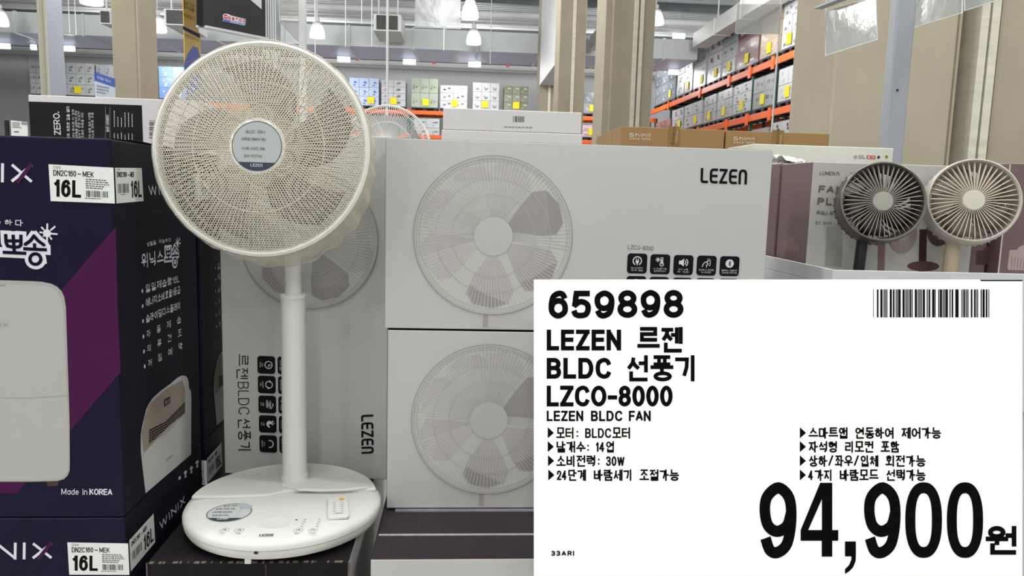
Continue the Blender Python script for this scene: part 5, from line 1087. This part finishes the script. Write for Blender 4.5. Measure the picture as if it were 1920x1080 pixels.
# ventilation units
def vent(px0, px1, py0, py1, y, label):
    a = PY(px0, py1, y); b = PY(px1, py0, y); t = thing('vent_unit', ((a.x + b.x) / 2, y, a.z), label, 'vent')
    obj('casing', MB().box((a.x, y, a.z), (b.x, y + 1.6, b.z)), M_STEELW, t); w = (b.x - a.x) * 0.12
    obj('grille', MB().box((a.x + w, y - 0.04, a.z + (b.z - a.z) * 0.08), (b.x - w, y, b.z - (b.z - a.z) * 0.08)), mat('dark_grille', '#3f403f', 0.7, 0.2, 8), t)
    for k in (0.15, 0.85): obj('hanger', MB().tube([(a.x + (b.x - a.x) * k, y + 0.3, b.z), (a.x + (b.x - a.x) * k, y + 0.3, ZC)], 0.025, 6), M_STEELW, t)
vent(700, 752, 28, 57, 22.0, 'square vent unit with dark grille in the middle of the ceiling'); vent(188, 207, 20, 44, 21.0, 'small vent unit left of the wide concrete column'); vent(308, 350, 18, 46, 21.0, 'vent unit with dark grille right of the wide concrete column'); vent(1123, 1140, 48, 76, 22.0, 'small vent unit between the pillars')
# bell lamps
def bell(px, py, w, label):
    y = 19.0 if py == 35 else min(22.5, 0.52 * FPX / w); p = PY(px, py, y); r = 0.5 * w * y / FPX
    t = thing('bell_lamp', (p.x, y, p.z), label, 'lamp', 'bell shaped hall lamps'); M = Matrix.Translation((p.x, y, p.z))
    obj('shade', MB().lathe([(0, 0.02), (r * 0.95, 0.0), (r, 0.04), (r * 0.93, 0.17), (r * 0.75, 0.3), (r * 0.55, 0.36), (0.0, 0.38)], 24, M), M_LAMP, t, smooth=True)
    obj('cap', MB().lathe([(r * 0.6, 0.34), (r * 0.62, 0.4), (r * 0.3, 0.44), (r * 0.3, 0.55), (0, 0.56)], 20, M), M_STEELW, t, smooth=True)
    obj('rod', MB().tube([(p.x, y, p.z + 0.55), (p.x, y, ZC)], 0.015, 6), M_STEELW, t)
for px, py, w, lab in ((296, 60, 30, 'bell lamp right of the wide concrete column'), (595, 71, 27, 'bell lamp right of the tall fan head'), (888, 83, 27, 'lower of the two bell lamps above the barcode carton'), (881, 35, 31, 'upper of the two bell lamps beside the clear sleeve'), (172, 8, 38, 'bell lamp cut by the top edge between the left columns'), (0, 48, 28, 'bell lamp cut by the left edge'), (1229, 46, 30, 'bell lamp half hidden by the railed pillar')): bell(px, py, w, lab)
# emergency strip lights under the pipe
M_STRIP = mat('lit_strip_panel', (0.93, 1.0, 1.0), 0.4, 0.0, emit=2.5)
for i, (px, py, w) in enumerate(((645, 107, 24), (768, 112, 24), (890, 116, 24), (127, 82, 28), (8, 80, 24), (64, 80, 10), (1130, 124, 10), (1262, 128, 18), (1272, 68, 24))):
    ys = 27.6 if i == 8 else 25.7; a = PY(px - w / 2, py + 4.5, ys); b = PY(px + w / 2, py - 4.5, ys)
    if i < 8: b.z = zb_ - 0.05; a.z = zb_ - 0.22
    o = obj('strip_light', MB().box((a.x, ys - 0.1, min(a.z, b.z)), (b.x, ys, max(a.z, b.z))), M_STRIP, bevel=0.02)
    tag(o, ('first strip light under the duct right of the fan head', 'second strip light under the duct right of the fan head', 'third strip light under the duct right of the fan head', 'strip light right of the narrow column', 'strip light at the left edge', 'small strip light left of the narrow column', 'strip light between the pillars', 'strip light at the end of the right rack', 'strip light under the ceiling right of the railed pillar')[i], 'light', 'strip lights under the duct')
    obj('mount', MB().tube([((a.x + b.x) / 2, ys - 0.05, max(a.z, b.z)), ((a.x + b.x) / 2, ys - 0.05, ZC if i == 8 else zb_ - 0.035)], 0.012, 5), M_STEELW, o)
for px, py, lab in ((670, 108, 'first red sprinkler head right of the tall fan'), (814, 114, 'red sprinkler head above the green printed pallet load'), (952, 120, 'red sprinkler head above the olive pallet load'), (1108, 95, 'upper red sprinkler head between the pillars'), (1114, 123, 'lower red sprinkler head between the pillars')):
    p = PY(px, py, 32.0); t = thing('sprinkler_head', (p.x, 32, p.z), lab, 'sprinkler', 'red sprinkler heads'); obj('body', MB().tube([(p.x, 32, p.z - 0.12), (p.x, 32, p.z + 0.12)], 0.06, 8), mat('red_enamel', '#c22a30', 0.4, 0.05), t); obj('drop_pipe', MB().tube([(p.x, 32, p.z + 0.12), (p.x, 32, ZC)], 0.012, 5), M_STEELW, t)

# ---------------------------------------------------------------- columns
def column(name, px0, px1, y, d, label, m=M_CONC, side=None, py=120, lightside=None):
    a = PY(px0, py, y); b = PY(px1, py, y); mb = MB().box((a.x, y, 0), (b.x, y + d, ZC)); t = thing(name, ((a.x + b.x) / 2, y, 0), label, 'column'); mats = [m]
    if lightside: mats.append(lightside); mb.m[3] = 1
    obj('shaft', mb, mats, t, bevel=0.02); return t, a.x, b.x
t, x0, x1 = column('concrete_column', 211, 258, 11.5, 0.75, 'wide beige concrete column on the left', lightside=M_CONC2)
obj('corner_guard', MB().box((x1 + 0.0, 11.5, 0), (x1 + 0.03, 11.56, ZC)), M_CONC2, t)
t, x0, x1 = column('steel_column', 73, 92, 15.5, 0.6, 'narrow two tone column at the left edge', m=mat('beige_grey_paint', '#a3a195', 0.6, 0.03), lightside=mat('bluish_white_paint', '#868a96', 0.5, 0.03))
obj('flange_strip', MB().box((x0 + 0.07, 15.47, 0), (x0 + 0.12, 15.5, ZC)), M_CONC2, t)
# partition line of pillars with shutter rails on the right
def rails(t, xs, y, w, m=M_RAIL):
    for x in xs: obj('shutter_rail', MB().box((x, y - 0.05, 0), (x + w, y, ZC)), m, t)
t, x0, x1 = column('railed_pillar', 1146, 1226, 11.0, 0.8, 'broad concrete pillar with two steel shutter rails in the middle', m=M_CONC, py=100)
p0 = PY(1190, 60, 11.0); rails(t, (p0.x - 0.02, p0.x + 0.06), 11.0, 0.055); obj('pale_cheek', MB().box((PY(1134, 100, 11.0).x, 11.02, 0), (x0, 11.8, ZC)), M_CONC2, t)
t, x0, x1 = column('railed_pillar', 1048, 1098, 17.5, 0.8, 'concrete pillar with one steel rail left of the broad railed pillar', m=M_CONC, py=100); rails(t, (PY(1072, 100, 17.5).x,), 17.5, 0.07)
t, x0, x1 = column('railed_pillar', 1013, 1046, 23.0, 0.8, 'farthest railed pillar in the row, beside the shutter box', m=M_CONC2, py=100); rails(t, (PY(1028, 150, 23.0).x,), 23.0, 0.08)
t = thing('shutter_box', (2.5, 20, 6.0), 'white roller shutter box between the two far railed pillars', 'shutter box')
q = [PX(1026, 85, 2.42), PX(1055, 25, 2.42)]; obj('box', MB().box((2.25, 17.6, PY(1050, 60, 17.6).z - 0.45), (2.75, 23.0, ZC)), M_STEELW, t)
# near wall pillar, recess and rails on the right
YN = 4.6
t, x0, x1 = column('wall_pillar', 1563, 1793, YN, 0.6, 'wide concrete wall pillar behind the grey post on the right', m=M_CONC2, py=120)
obj('edge_strip', MB().box((x1 - 0.008, YN - 0.012, 0), (x1 + 0.004, YN, ZC)), M_CONC, t)
a = PY(1843, 120, YN); t = thing('wall_recess', (a.x, YN + 0.25, 0), 'shadowed concrete recess right of the wide wall pillar', 'column'); obj('recess_back', MB().box((x1, YN + 0.22, 0), (PY(1850, 120, YN).x, YN + 0.6, ZC)), M_CONC, t)
t = thing('shutter_rail_pair', (PY(1850, 120, YN).x, YN, 0), 'pair of bright steel shutter rails at the right edge', 'rail')
for k, (p0, p1) in enumerate(((1838, 1853), (1858, 1873))): obj('rail', MB().box((PY(p0, 60, YN).x, YN + 0.0, 0), (PY(p1, 60, YN).x, YN + 0.2, ZC)), M_RAIL, t)
obj('rail_gap', MB().box((PY(1853, 60, YN).x, YN + 0.05, 0), (PY(1858, 60, YN).x, YN + 0.2, ZC)), mat('black_gap', '#0d0d0e', 0.8, 0.0), t)
t, x0, x1 = column('end_pillar', 1875, 2150, YN + 0.02, 0.7, 'concrete pillar cut by the right edge of the frame', m=M_CONC, py=60)

# ---------------------------------------------------------------- racks and pallet loads
zbeam = PY(760, 206, 31.0).z
WRAP = 0.15
def lm(name, color, rough=0.35): return mat(name, color, rough, 0.06, 6, bump=0.1, spec=0.5)
L_WHITE = lm('white_wrapped_carton', '#b4b6ba'); L_GREY = lm('grey_wrapped_carton', '#9fa3a7'); L_BLUE = lm('blue_wrapped_pack', '#3b79c9'); L_PALEBLUE = lm('pale_blue_pack', '#a9b9d8'); L_TAN = lm('tan_carton', '#b39c7b'); L_GREEN = lm('green_print_carton', '#98a393'); L_DARK = lm('dark_glass_pack', '#5b646c', 0.2); L_MAROON = lm('maroon_carton', '#6a2238'); L_BLACK = lm('black_pack', '#25282a'); L_SILVER = lm('silver_pack', '#9a9ca0', 0.2); L_RED = lm('red_green_bottles', '#86555a'); L_PINK = lm('pink_white_pack', '#cfb0bd'); L_OLIVE = lm('olive_print_carton', '#74765f')
FILM = mat('clear_stretch_film', '#d5d8da', 0.14, 0.0, 5, bump=0.55, alpha=0.13, spec=0.9, stretch=(1, 1, 2.5))
TAG_Y = mat('yellow_pallet_tag', '#e0cf1c', 0.6, 0.02)
def load(name, x0, x1, y0, y1, z0, z1, nx, nz, m, label, cat, face='front', tagpos=0.6, alt=None, top=None, nt=1):
    """wrapped cartons in courses on a black pallet; face = the side turned to the aisle"""
    t = thing(name, ((x0 + x1) / 2, (y0 + y1) / 2, z0), label, cat, 'pallet loads on the racks'); hp = 0.13
    pm = MB()
    pm.box((x0, y0, z0 + 0.09), (x1, y1, z0 + hp))
    for i in range(3):
        if face == 'front': w = (x1 - x0); pm.box((x0 + w * (0.02 + 0.41 * i), y0, z0), (x0 + w * (0.16 + 0.41 * i), y1, z0 + 0.09))
        else: w = (y1 - y0); pm.box((x0, y0 + w * (0.02 + 0.41 * i), z0), (x1, y0 + w * (0.16 + 0.41 * i), z0 + 0.09))
    obj('pallet', pm, M_PALLET, t)
    zc0 = z0 + hp + 0.002; ch = (z1 - zc0) / nz; rnd = random.Random(hash(label) % 1000 if False else len(label) * 7 + nx)
    fr = face == 'front'; L = (x1 - x0) if fr else (y1 - y0); cw = L / nx; g = 0.006
    mb = MB()
    if fr: mb.box((g, 0, g), (cw - g, y1 - y0, ch - g))
    else: mb.box((0, g, g), (x1 - x0, cw - g, ch - g))
    # printed patches on the aisle side
    for k in range(3):
        u0 = rnd.uniform(0.1, 0.6) * cw; u1 = u0 + rnd.uniform(0.1, 0.3) * cw; v0 = rnd.uniform(0.15, 0.6) * ch; v1 = v0 + rnd.uniform(0.05, 0.25) * ch
        if fr: mb.add([(u0, -0.004, v0), (u1, -0.004, v0), (u1, -0.004, v1), (u0, -0.004, v1)], [(0, 1, 2, 3)], 1)
        else: mb.add([(-0.004, u1, v0), (-0.004, u0, v0), (-0.004, u0, v1), (-0.004, u1, v1)], [(0, 1, 2, 3)], 1)
    pc = alt or mat('carton_print_grey', '#6f747a', 0.6, 0.0)
    me = mb.mesh('carton', [m, pc]); me2 = None
    if top: me2 = mb.mesh('carton', [top, pc])
    for j in range(nz):
        for i in range(nx):
            off = rnd.uniform(-0.012, 0.012)
            M = Matrix.Translation((x0 + (i * cw if fr else off), y0 + (off if fr else i * cw), zc0 + j * ch))
            link(bpy.data.objects.new('carton', me2 if (me2 and j == nz - 1) else me), t, M)
    # clear stretch film around the load
    e_ = 0.006; fm = MB().box((x0 - e_, y0 - e_, z0 + 0.1), (x1 + e_, y1 + e_, z1 + 0.012)); obj('stretch_film', fm, FILM, t)
    if tagpos is not None:
        s_ = 0.26; 
        if fr: u = x0 + tagpos * (x1 - x0 - s_); mb = MB().box((u, y0 - 0.03, z0 + 0.2), (u + s_, y0 - 0.02, z0 + 0.2 + s_))
        else: u = y0 + tagpos * (y1 - y0 - s_); mb = MB().box((x0 - 0.03, u, z0 + 0.2), (x0 - 0.02, u + s_, z0 + 0.2 + s_))
        obj('pallet_tag', mb, TAG_Y, t, label='yellow paper pallet tag')
    return t
# far rack against the back wall
def beam_x(t, x0, x1, y, z, joints=()):
    obj('beam', MB().box((x0, y, z - 0.16), (x1, y + 0.06, z)), M_ORANGE, t, bevel=0.01)
    for x in joints: obj('beam_end', MB().box((x - 0.06, y - 0.02, z - 0.22), (x + 0.06, y, z + 0.05)), M_ORANGE, t)
YR = 31.0
far = thing('storage_rack', (0, YR, 0), 'orange and green storage rack along the back wall', 'rack')
xs = [PY(p, 200, YR).x for p in (62, 290, 560, 765, 1010, 1128, 1232)]
beam_x(far, xs[0], xs[-1], YR, zbeam, xs[1:-1]); beam_x(far, xs[0], xs[-1], YR, zbeam - 0.95, xs[1:-1]); beam_x(far, xs[0], xs[-1], YR + 1.1, zbeam)
for x in xs:
    for y in (YR + 0.02, YR + 1.05): obj('upright', MB().box((x - 0.05, y, 0), (x + 0.05, y + 0.08, zbeam - 0.005)), M_GREEN, far)
FARL = [(58, 80, 117, L_WHITE, 2, 3, 'first, cut by the narrow column', None, None), (110, 178, 118, L_WHITE, 4, 3, 'second, wide and white', 0.55, None), (182, 214, 121, L_GREY, 2, 2, 'third, behind the blue notice', None, None), (278, 297.5, 127, L_TAN, 1, 3, 'fourth, tan with dark prints', None, L_BLACK), (299, 350, 125, L_BLUE, 2, 3, 'fifth, bright blue', None, mat('white_print', '#b9c9e4', 0.5, 0.0)), (655, 710, 146, L_PALEBLUE, 3, 3, 'sixth, pale blue bottle packs', 0.8, mat('blue_print', '#3c56b0', 0.4, 0.0)), (715, 760, 150, L_WHITE, 2, 4, 'seventh, white with tan top', 0.5, None), (771, 821, 147, L_GREEN, 3, 2, 'eighth, green printed', 0.55, L_OLIVE), (825, 875.5, 160, L_WHITE, 2, 3, 'ninth, low white cartons', 0.55, mat('purple_print2', '#4b4468', 0.5, 0.0)), (886, 935, 155, L_WHITE, 3, 3, 'tenth, white', 0.45, None), (944.5, 990, 161, L_OLIVE, 3, 3, 'eleventh, olive and white', 0.5, L_WHITE), (1094, 1129, 174, L_DARK, 2, 2, 'twelfth, dark glass between the pillars', 0.45, L_SILVER)]
for px0, px1, pt, m, nx, nz, lab, tp, alt in FARL:
    yb = 206 + 0.030 * (px0 - 760)
    a = PY(px0, yb, YR + 0.05); b = PY(px1, yb, YR + 0.05); zt2 = PY((px0 + px1) / 2, pt, YR).z
    load('pallet_load', a.x, b.x, YR + 0.06, YR + 1.06, zbeam + 0.001, zt2, nx, nz, m, 'back wall rack pallet load from the left: ' + lab, 'pallet load', 'front', tp, alt)
a = PY(776, 219, YR); b = PY(824, 219, YR); load('pallet_load', a.x, b.x, YR + 0.1, YR + 1.0, zbeam - 1.9, zbeam - 0.3, 2, 4, L_WHITE, 'pallet of white wrapped cartons below the orange beam beside the second fan', 'pallet load', 'front', None)
a = PY(1093, 230, YR); b = PY(1130, 230, YR); load('pallet_load', a.x, b.x, YR + 0.1, YR + 1.0, zbeam - 0.949, zbeam - 0.35, 2, 2, L_PINK, 'pallet of pink and white packs between the pillars', 'pallet load', 'front', 0.45)
load('pallet_load', a.x, b.x, YR + 0.1, YR + 1.0, zbeam - 2.4, zbeam - 1.35, 2, 2, L_WHITE, 'pallet of white packs under the pink ones between the pillars', 'pallet load', 'front', None)
# right hand rack running back
zu = PX(1400, 132.7, XR).z; zlw = PX(1450, 205.3, XR).z
rr = thing('storage_rack', (XR, 22, 0), 'orange beamed storage rack running back on the right', 'rack')
def ry(px, z):                    # distance at which the rack front crosses a pixel column
    y = 20.0
    for _ in range(30):
        r = ray(px, 0); 
        # horizontal bearing from the pixel on the beam line
        py = 100.0
        for _k in range(12):
            p = PX(px, py, XR); py += (p.z - z) * FPX / p.y
        y = PX(px, py, XR).y
    return y
yr0, yr1 = 13.5, ry(1227, zu) + 0.5
for z in (zu, zlw, zlw - 1.55):
    obj('beam', MB().box((XR - 0.06, yr0, z - 0.17), (XR, yr1, z)), M_ORANGE, rr, bevel=0.01); obj('beam', MB().box((XR + 1.05, yr0, z - 0.17), (XR + 1.11, yr1, z)), M_ORANGE, rr)
for px in (1257, 1316.5, 1371.6, 1411, 1455, 1500):
    y = ry(px, zu)
    for x in (XR + 0.01, XR + 1.0): obj('upright', MB().box((x, y - 0.05, 0), (x + 0.06, y + 0.05, zu - 0.005)), M_GREEN, rr)
    for z in (zu, zlw, zlw - 1.55): obj('beam_end', MB().box((XR - 0.09, y - 0.08, z - 0.26), (XR - 0.06, y + 0.08, z + 0.05)), M_ORANGE, rr)
cx = lambda c: 1220 + c / 5.647
UP_ = [(30, 262, 1.5, L_DARK, 3, 4, 'bluish grey, farthest', 0.2, L_PALEBLUE), (268, 436, 1.55, L_GREY, 2, 4, 'shiny grey, second farthest', 0.2, None), (442, 578, 1.5, L_WHITE, 2, 4, 'white with dark prints, third farthest', 0.2, L_BLACK), (592, 738, 1.75, L_WHITE, 2, 4, 'white with maroon edge, fourth farthest', 0.3, L_MAROON), (744, 892, 1.8, L_GREY, 2, 4, 'maroon edged under clear wrap, fifth farthest', 0.4, L_MAROON), (900, 1136, 1.75, L_MAROON, 2, 4, 'mostly maroon behind shiny wrap, sixth farthest', 0.5, L_WHITE), (1120 + 24, 1362, 1.7, L_TAN, 2, 4, 'brown cartons, seventh farthest', 0.5, L_WHITE), (1372, 1590, 1.6, L_WHITE, 2, 4, 'white, second nearest', 0.6, None), (1600, 1850, 1.6, L_WHITE, 2, 4, 'white, nearest the wall pillar', 0.7, None)]
for c0, c1, h, m, n, k, lab, tp, alt in UP_:
    y1 = ry(cx(c0), zu); y0 = ry(cx(c1), zu); load('pallet_load', XR + 0.0, XR + 1.05, y0 + 0.05, y1 - 0.05, zu + 0.001, zu + h, n, k, m, 'upper right rack pallet load: ' + lab, 'pallet load', 'side', tp, alt)
gap = zu - zlw
LO_ = [(45, 205, 0.62, L_RED, 3, 2, 'red and green bottles, farthest', None, L_GREEN), (215, 338, 0.85, L_WHITE, 2, 2, 'white with dark pictures, second farthest', 0.2, L_BLACK), (346, 538, 0.85, L_WHITE, 2, 2, 'white cartons, third farthest', 0.3, None), (552, 682, 0.88, L_WHITE, 2, 3, 'white cartons, fourth farthest', 0.5, None), (692, 850, 0.88, L_WHITE, 2, 3, 'white cartons with grey prints, fifth farthest', 0.5, None), (862, 1058, 0.88, L_WHITE, 2, 3, 'white cartons, sixth farthest', 0.5, None), (1066, 1300, 0.86, L_SILVER, 2, 2, 'silver wrapped black pots, seventh farthest', 0.5, L_BLACK), (1330, 1562, 0.86, L_WHITE, 2, 2, 'white cartons, second nearest', 0.5, L_GREY), (1600, 1880, 0.86, L_WHITE, 2, 2, 'white cartons with round pictures, nearest', 0.5, L_GREY)]
for c0, c1, h, m, n, k, lab, tp, alt in LO_:
    y1 = ry(cx(c0), zlw); y0 = ry(cx(c1), zlw); load('pallet_load', XR + 0.0, XR + 1.05, y0 + 0.05, y1 - 0.05, zlw + 0.001, zlw + h * (gap - 0.17), n, k, m, 'lower right rack pallet load: ' + lab, 'pallet load', 'side', tp, alt)
for c0, c1, h, m, n, k, lab, tp, alt in ((868, 1040, 1.1, L_WHITE, 2, 3, 'white, farthest', None, None), (1075, 1262, 1.15, L_SILVER, 2, 2, 'grey metal drums, second farthest', None, L_GREY), (1285, 1522, 1.22, L_WHITE, 2, 3, 'white with dark pictures, second nearest', None, L_BLACK), (1532, 1842, 1.25, L_WHITE, 2, 3, 'white with blue pictures, nearest', None, L_PALEBLUE)):
    y1 = ry(cx(c0), zlw); y0 = ry(cx(c1), zlw); load('pallet_load', XR + 0.0, XR + 1.05, y0 + 0.05, y1 - 0.05, zlw - 1.549, zlw - 1.549 + h, n, k, m, 'bottom right rack pallet load: ' + lab, 'pallet load', 'side', tp, alt)

# ---------------------------------------------------------------- hanging signs, posts, sleeves
CLEAR = mat('clear_vinyl_sleeve', '#a9adae', 0.12, 0.03, 7, bump=0.22, alpha=0.5, spec=0.6)
XH = -1.25
def plane_x(name, px_list, x, th, m, parent): return obj(name, MB().prism([PX(a, b, x) for a, b in px_list], (th, 0, 0)), m, parent)
hb = PX(428, 60, XH)
t = thing('header_sign', (XH, hb.y, hb.z - 0.02), 'black overhead header sign with red and blue store logo', 'sign')
plane_x('panel', [(368.5, -120), (488, -70), (488, 70), (368.5, 47)], XH, 0.03, mat('black_header_board', '#1b1b21', 0.6, 0.05, spec=0.08), t)
plane_x('lower_edge', [(368, 47), (488.5, 70), (488.5, 75), (367, 51)], XH - 0.01, 0.05, mat('white_edge_trim', '#c2c3c6', 0.4, 0.03), t)
plane_x('corner_stripe', [(467, -2), (490, 17.5), (489, -60), (460, -60)], XH + 0.0302, 0.002, MATS['white_edge_trim'], t)
Ph = Print((XH + 0.03, 3.0, 2.0), (0, 1, 0), (0, 0, 1)); 
lg = lambda c0, c1: (330 + c0 / 7.68, c1 / 7.68)
Ph.pxpoly([lg(*p) for p in ((672, 215), (700, 195), (745, 200), (800, 225), (1000, 275), (1000, 325), (996, 330), (690, 275), (672, 250))], '#dcd6da', 1)
Ph.latin('C', lg(682, 262), lg(738, 275), lg(690, 205), 0.3, '#cf2b3c', 2); Ph.latin('OSTCO', lg(742, 276), lg(994, 322), lg(746, 234), 0.3, '#cf2b3c', 2, gap=0.12)
Ph.pxpoly([lg(*p) for p in ((674, 272), (998, 332), (990, 370), (672, 302))], '#a9bbdc', 1); Ph.latin('WHOLESALE', lg(790, 320), lg(985, 360), lg(793, 302), 0.22, '#3a62b4', 2, gap=0.2)
for i in range(3): Ph.pxstroke([lg(684, 283 + 7 * i), lg(780, 302 + 7 * i)], 0.003, '#3a62b4', 2)
Ph.pxpoly([lg(0, 0)] * 3, '#a9bbdc') if False else None
Ph.build('store_logo', t)
obj('drop_rod', MB().tube([(XH + 0.015, 3.9, hb.z + 0.2), (XH + 0.015, 3.9, ZC)], 0.01, 6), M_STEELW, t)
hp_ = PX(505, 40, XH + 0.06)
t = thing('fluted_post', (hp_.x, hp_.y, 0), 'grey fluted metal post right of the black header sign', 'post')
a = PY(489, 40, 5.1); b = PY(519, 40, 5.1); obj('post_body', MB().box((a.x, 5.1, 0), (b.x, 5.2, 4.2)), M_POST, t)
for i in range(7): x = a.x + (b.x - a.x) * (i + 0.3) / 7; obj('flute', MB().box((x, 5.093, 0), (x + 0.006, 5.1, 4.2)), M_STEELW, t)
t = thing('sign_post', (PY(566, 40, 5.0).x, 5.0, 0), 'thin white post right of the fluted post', 'post'); obj('post_body', MB().box((PY(560, 40, 5.0).x, 5.0, 0), (PY(572, 40, 5.0).x, 5.05, 4.2)), M_STEELW, t); obj('base_plate', MB().box((PY(566, 40, 5).x - 0.1, 4.9, 0), (PY(566, 40, 5).x + 0.1, 5.1, 0.02)), M_STEELW, t)
def sleeve(label, pts, plane, val, hang=True):
    P_ = [PX(a, b, val) if plane == 'x' else PY(a, b, val) for a, b in pts]; c = sum(P_, Vector()) / len(P_)
    t = thing('clear_sleeve', (c.x, c.y, min(p.z for p in P_)), label, 'sign sleeve', 'clear hanging sign sleeves')
    d = Vector((0.003, 0, 0)) if plane == 'x' else Vector((0, 0.003, 0))
    obj('vinyl_sheet', MB().prism(P_, d), CLEAR, t); mb = MB()
    obj('welded_edge', MB().tube(P_, 0.0022, 5, True), mat('sleeve_edge', '#d5d8d8', 0.3, 0.02), t)
    tp_ = sorted(P_, key=lambda p: -p.z)[:2]
    for p in tp_: obj('hanging_wire', MB().tube([p, Vector((p.x, p.y, ZC))], 0.0015, 5), M_STEELW, t)
sleeve('clear sign sleeve in front of the thin white post', [(523, -30), (560, -20), (560, 78), (550, 70), (524, 40)], 'x', -1.15)
sleeve('clear sign sleeve left of the upper bell lamp', [(778.5, -40), (864, -40), (863.5, 54), (778, 51)], 'y', 6.0)
sleeve('clear sign sleeve in front of the maroon pallet loads', [(1382, 8), (1466, 8), (1463, 64), (1379, 63)], 'y', 6.0)
sleeve('large clear sleeve overlapping the wall pillar', [(1548, 20), (1642, -6), (1645, 74), (1548, 104)], 'x', 1.66)
sleeve('clear sleeve hanging right of the grey post', [(1712, -60), (1804, -80), (1804, 24), (1712, 52)], 'x', 1.75)
sleeve('clear sleeve at the top right in front of the shutter rails', [(1809, -80), (1880, -90), (1880, -2), (1809, 20)], 'x', 1.75)
t = thing('sign_rail', (1.6, 3.0, 4.0), 'grey sign rail end at the top edge above the large clear sleeve', 'rail'); obj('rail_body', MB().prism([PX(1525, 17, 1.6), PX(1585, -6, 1.6), PX(1585, -12, 1.6), PX(1530, 12, 1.6)], (0.04, 0, 0)), M_POST, t); p = PX(1560, 0, 1.62); obj('drop_rod', MB().tube([p, (p.x, p.y, ZC)], 0.006, 6), M_STEELW, t)
YG = 2.75; g0 = PY(1664, 220, YG); g1 = PY(1694, 220, YG)
t = thing('display_post', ((g0.x + g1.x) / 2, YG, 0), 'grey rectangular metal post in front of the wall pillar', 'post'); obj('post_body', MB().box((g0.x, YG, 0), (g1.x + 0.012, YG + 0.05, 4.0)), M_POST, t, bevel=0.006); obj('base_plate', MB().box((g0.x - 0.1, YG - 0.1, 0), (g1.x + 0.1, YG + 0.15, 0.02)), M_POST, t); p = PY(1682, 169, YG); obj('bolt', MB().tube([(p.x, YG - 0.004, p.z), (p.x, YG, p.z)], 0.004, 8), M_PALLET, t)
# banner hanging left of the header sign
XB = -1.42
t = thing('hanging_banner', (XB, PX(356, 70, XB).y, PX(356, 150, XB).z), 'tall yellow and blue hanging banner left of the header sign', 'banner')
M_YEL = mat('banner_yellow', '#c9a544', 0.5, 0.05, 8); M_BLU = mat('banner_blue', '#2b4aa0', 0.5, 0.05, 8)
plane_x('yellow_sheet', [(339, -120), (368, -90), (370, 47), (371.5, 61), (374.5, 62), (375.5, 108), (345, 118), (343.5, 50)], XB, 0.004, M_YEL, t)
plane_x('blue_sheet', [(345, 118), (375.5, 108), (377, 170), (346.5, 165)], XB, 0.004, M_BLU, t)
Pb = Print((XB + 0.004, 3.0, 2.0), (0, 1, 0), (0, 0, 1))
Pb.pxpoly([(342.5, 48.5), (374.5, 64), (374.8, 71.5), (343, 55)], '#3a3a52', 1); Pb.pxpoly([(345, 118), (352, 100), (362, 86), (371, 90), (375.5, 108)], M_BLU, 1)
for y0, s_ in ((-2, '좋은 가격'), (6, '행사상품')): Pb.text(s_, (344, y0 + 9), (364, y0 + 17), (343.8, y0 + 2), '#4a4130', 0.02, 1)
Pb.text('특별할인', (344, 31), (365, 38), (343.5, 24), '#b8672a', 0.02, 1); Pb.pxstroke([(347, 64), (372, 75)], 0.003, '#8a7330', 1); Pb.pxstroke([(347, 67), (372, 78)], 0.002, '#8a7330', 1); Pb.build('banner_printing', t)
p = PX(353, -100, XB); obj('hanging_wire', MB().tube([p, (p.x, p.y, ZC)], 0.003, 5), M_STEELW, t)
# blue and white notice
XN = -4.6
t = thing('notice_board', (XN, PX(195, 160, XN).y, PX(195, 185, XN).z), 'notice board with blue header in front of the wide column', 'sign')
plane_x('white_panel', [(177.5, 152), (213, 164), (214, 190), (179, 186)], XN, 0.02, mat('notice_white', '#b7c2cf', 0.5, 0.03), t); plane_x('blue_header', [(176.5, 135.5), (212.5, 147.5), (213, 164), (177.5, 152)], XN, 0.022, mat('notice_blue', '#1f4aa6', 0.5, 0.03), t)
Pn = Print((XN + 0.023, 9, 2), (0, 1, 0), (0, 0, 1)); Pn.text('안내말씀 드립니다', (182, 147), (208, 156), (182, 141.5), '#c9d3e6', 0.03, 1); Pn.build('notice_title', t); Pn = Print((XN + 0.023, 9, 2), (0, 1, 0), (0, 0, 1)); Pn.lines((181, 175), (210, 180), (181, 158), '#8494a8', 3, 3, 1); Pn.build('notice_printing', t)
obj('stand_pole', MB().tube([(XN + 0.01, t.location.y, 0), (XN + 0.01, t.location.y, PX(195, 170, XN).z)], 0.02, 8), M_STEELW, t)
# thin hanging poles
for px0, py0, px1, py1, y, r, lab in ((724.5, 0, 727, 203, 8.0, 0.013, 'thin white pole from the ceiling down to the second fan'), (1463, 60, 1446, 240, 9.0, 0.012, 'thin white pole in front of the right rack')):
    b = PY(px1, py1, y); a = PY(px0, py0, y); o = obj('hanging_pole', MB().tube([(b.x, y, 0.0), (a.x, y, ZC)], r, 8), M_STEELW, smooth=True); tag(o, lab, 'pole')
for i, (px, pyb, y) in enumerate(((591, 100, 20), (678, 45, 20), (648, 88, 20), (697, 86, 20), (832, 95, 20), (919, 120, 22.8), (131, 62, 20), (143, 66, 20))):
    p = PY(px, pyb, y); o = obj('hanging_wire', MB().tube([(p.x, y, p.z), (p.x, y, ZC)], 0.013, 6), M_STEELW); tag(o, ('drop wire through the bell lamp right of the fan head', 'drop wire left of the square vent unit', 'drop wire behind the fan head end of the duct', 'drop wire directly beside the square vent unit', 'drop wire below the clear sleeve in the middle', 'drop wire right of the two bell lamps', 'left drop wire of the pair by the narrow column', 'right drop wire of the pair by the narrow column')[i], 'wire', 'drop wires under the ceiling')
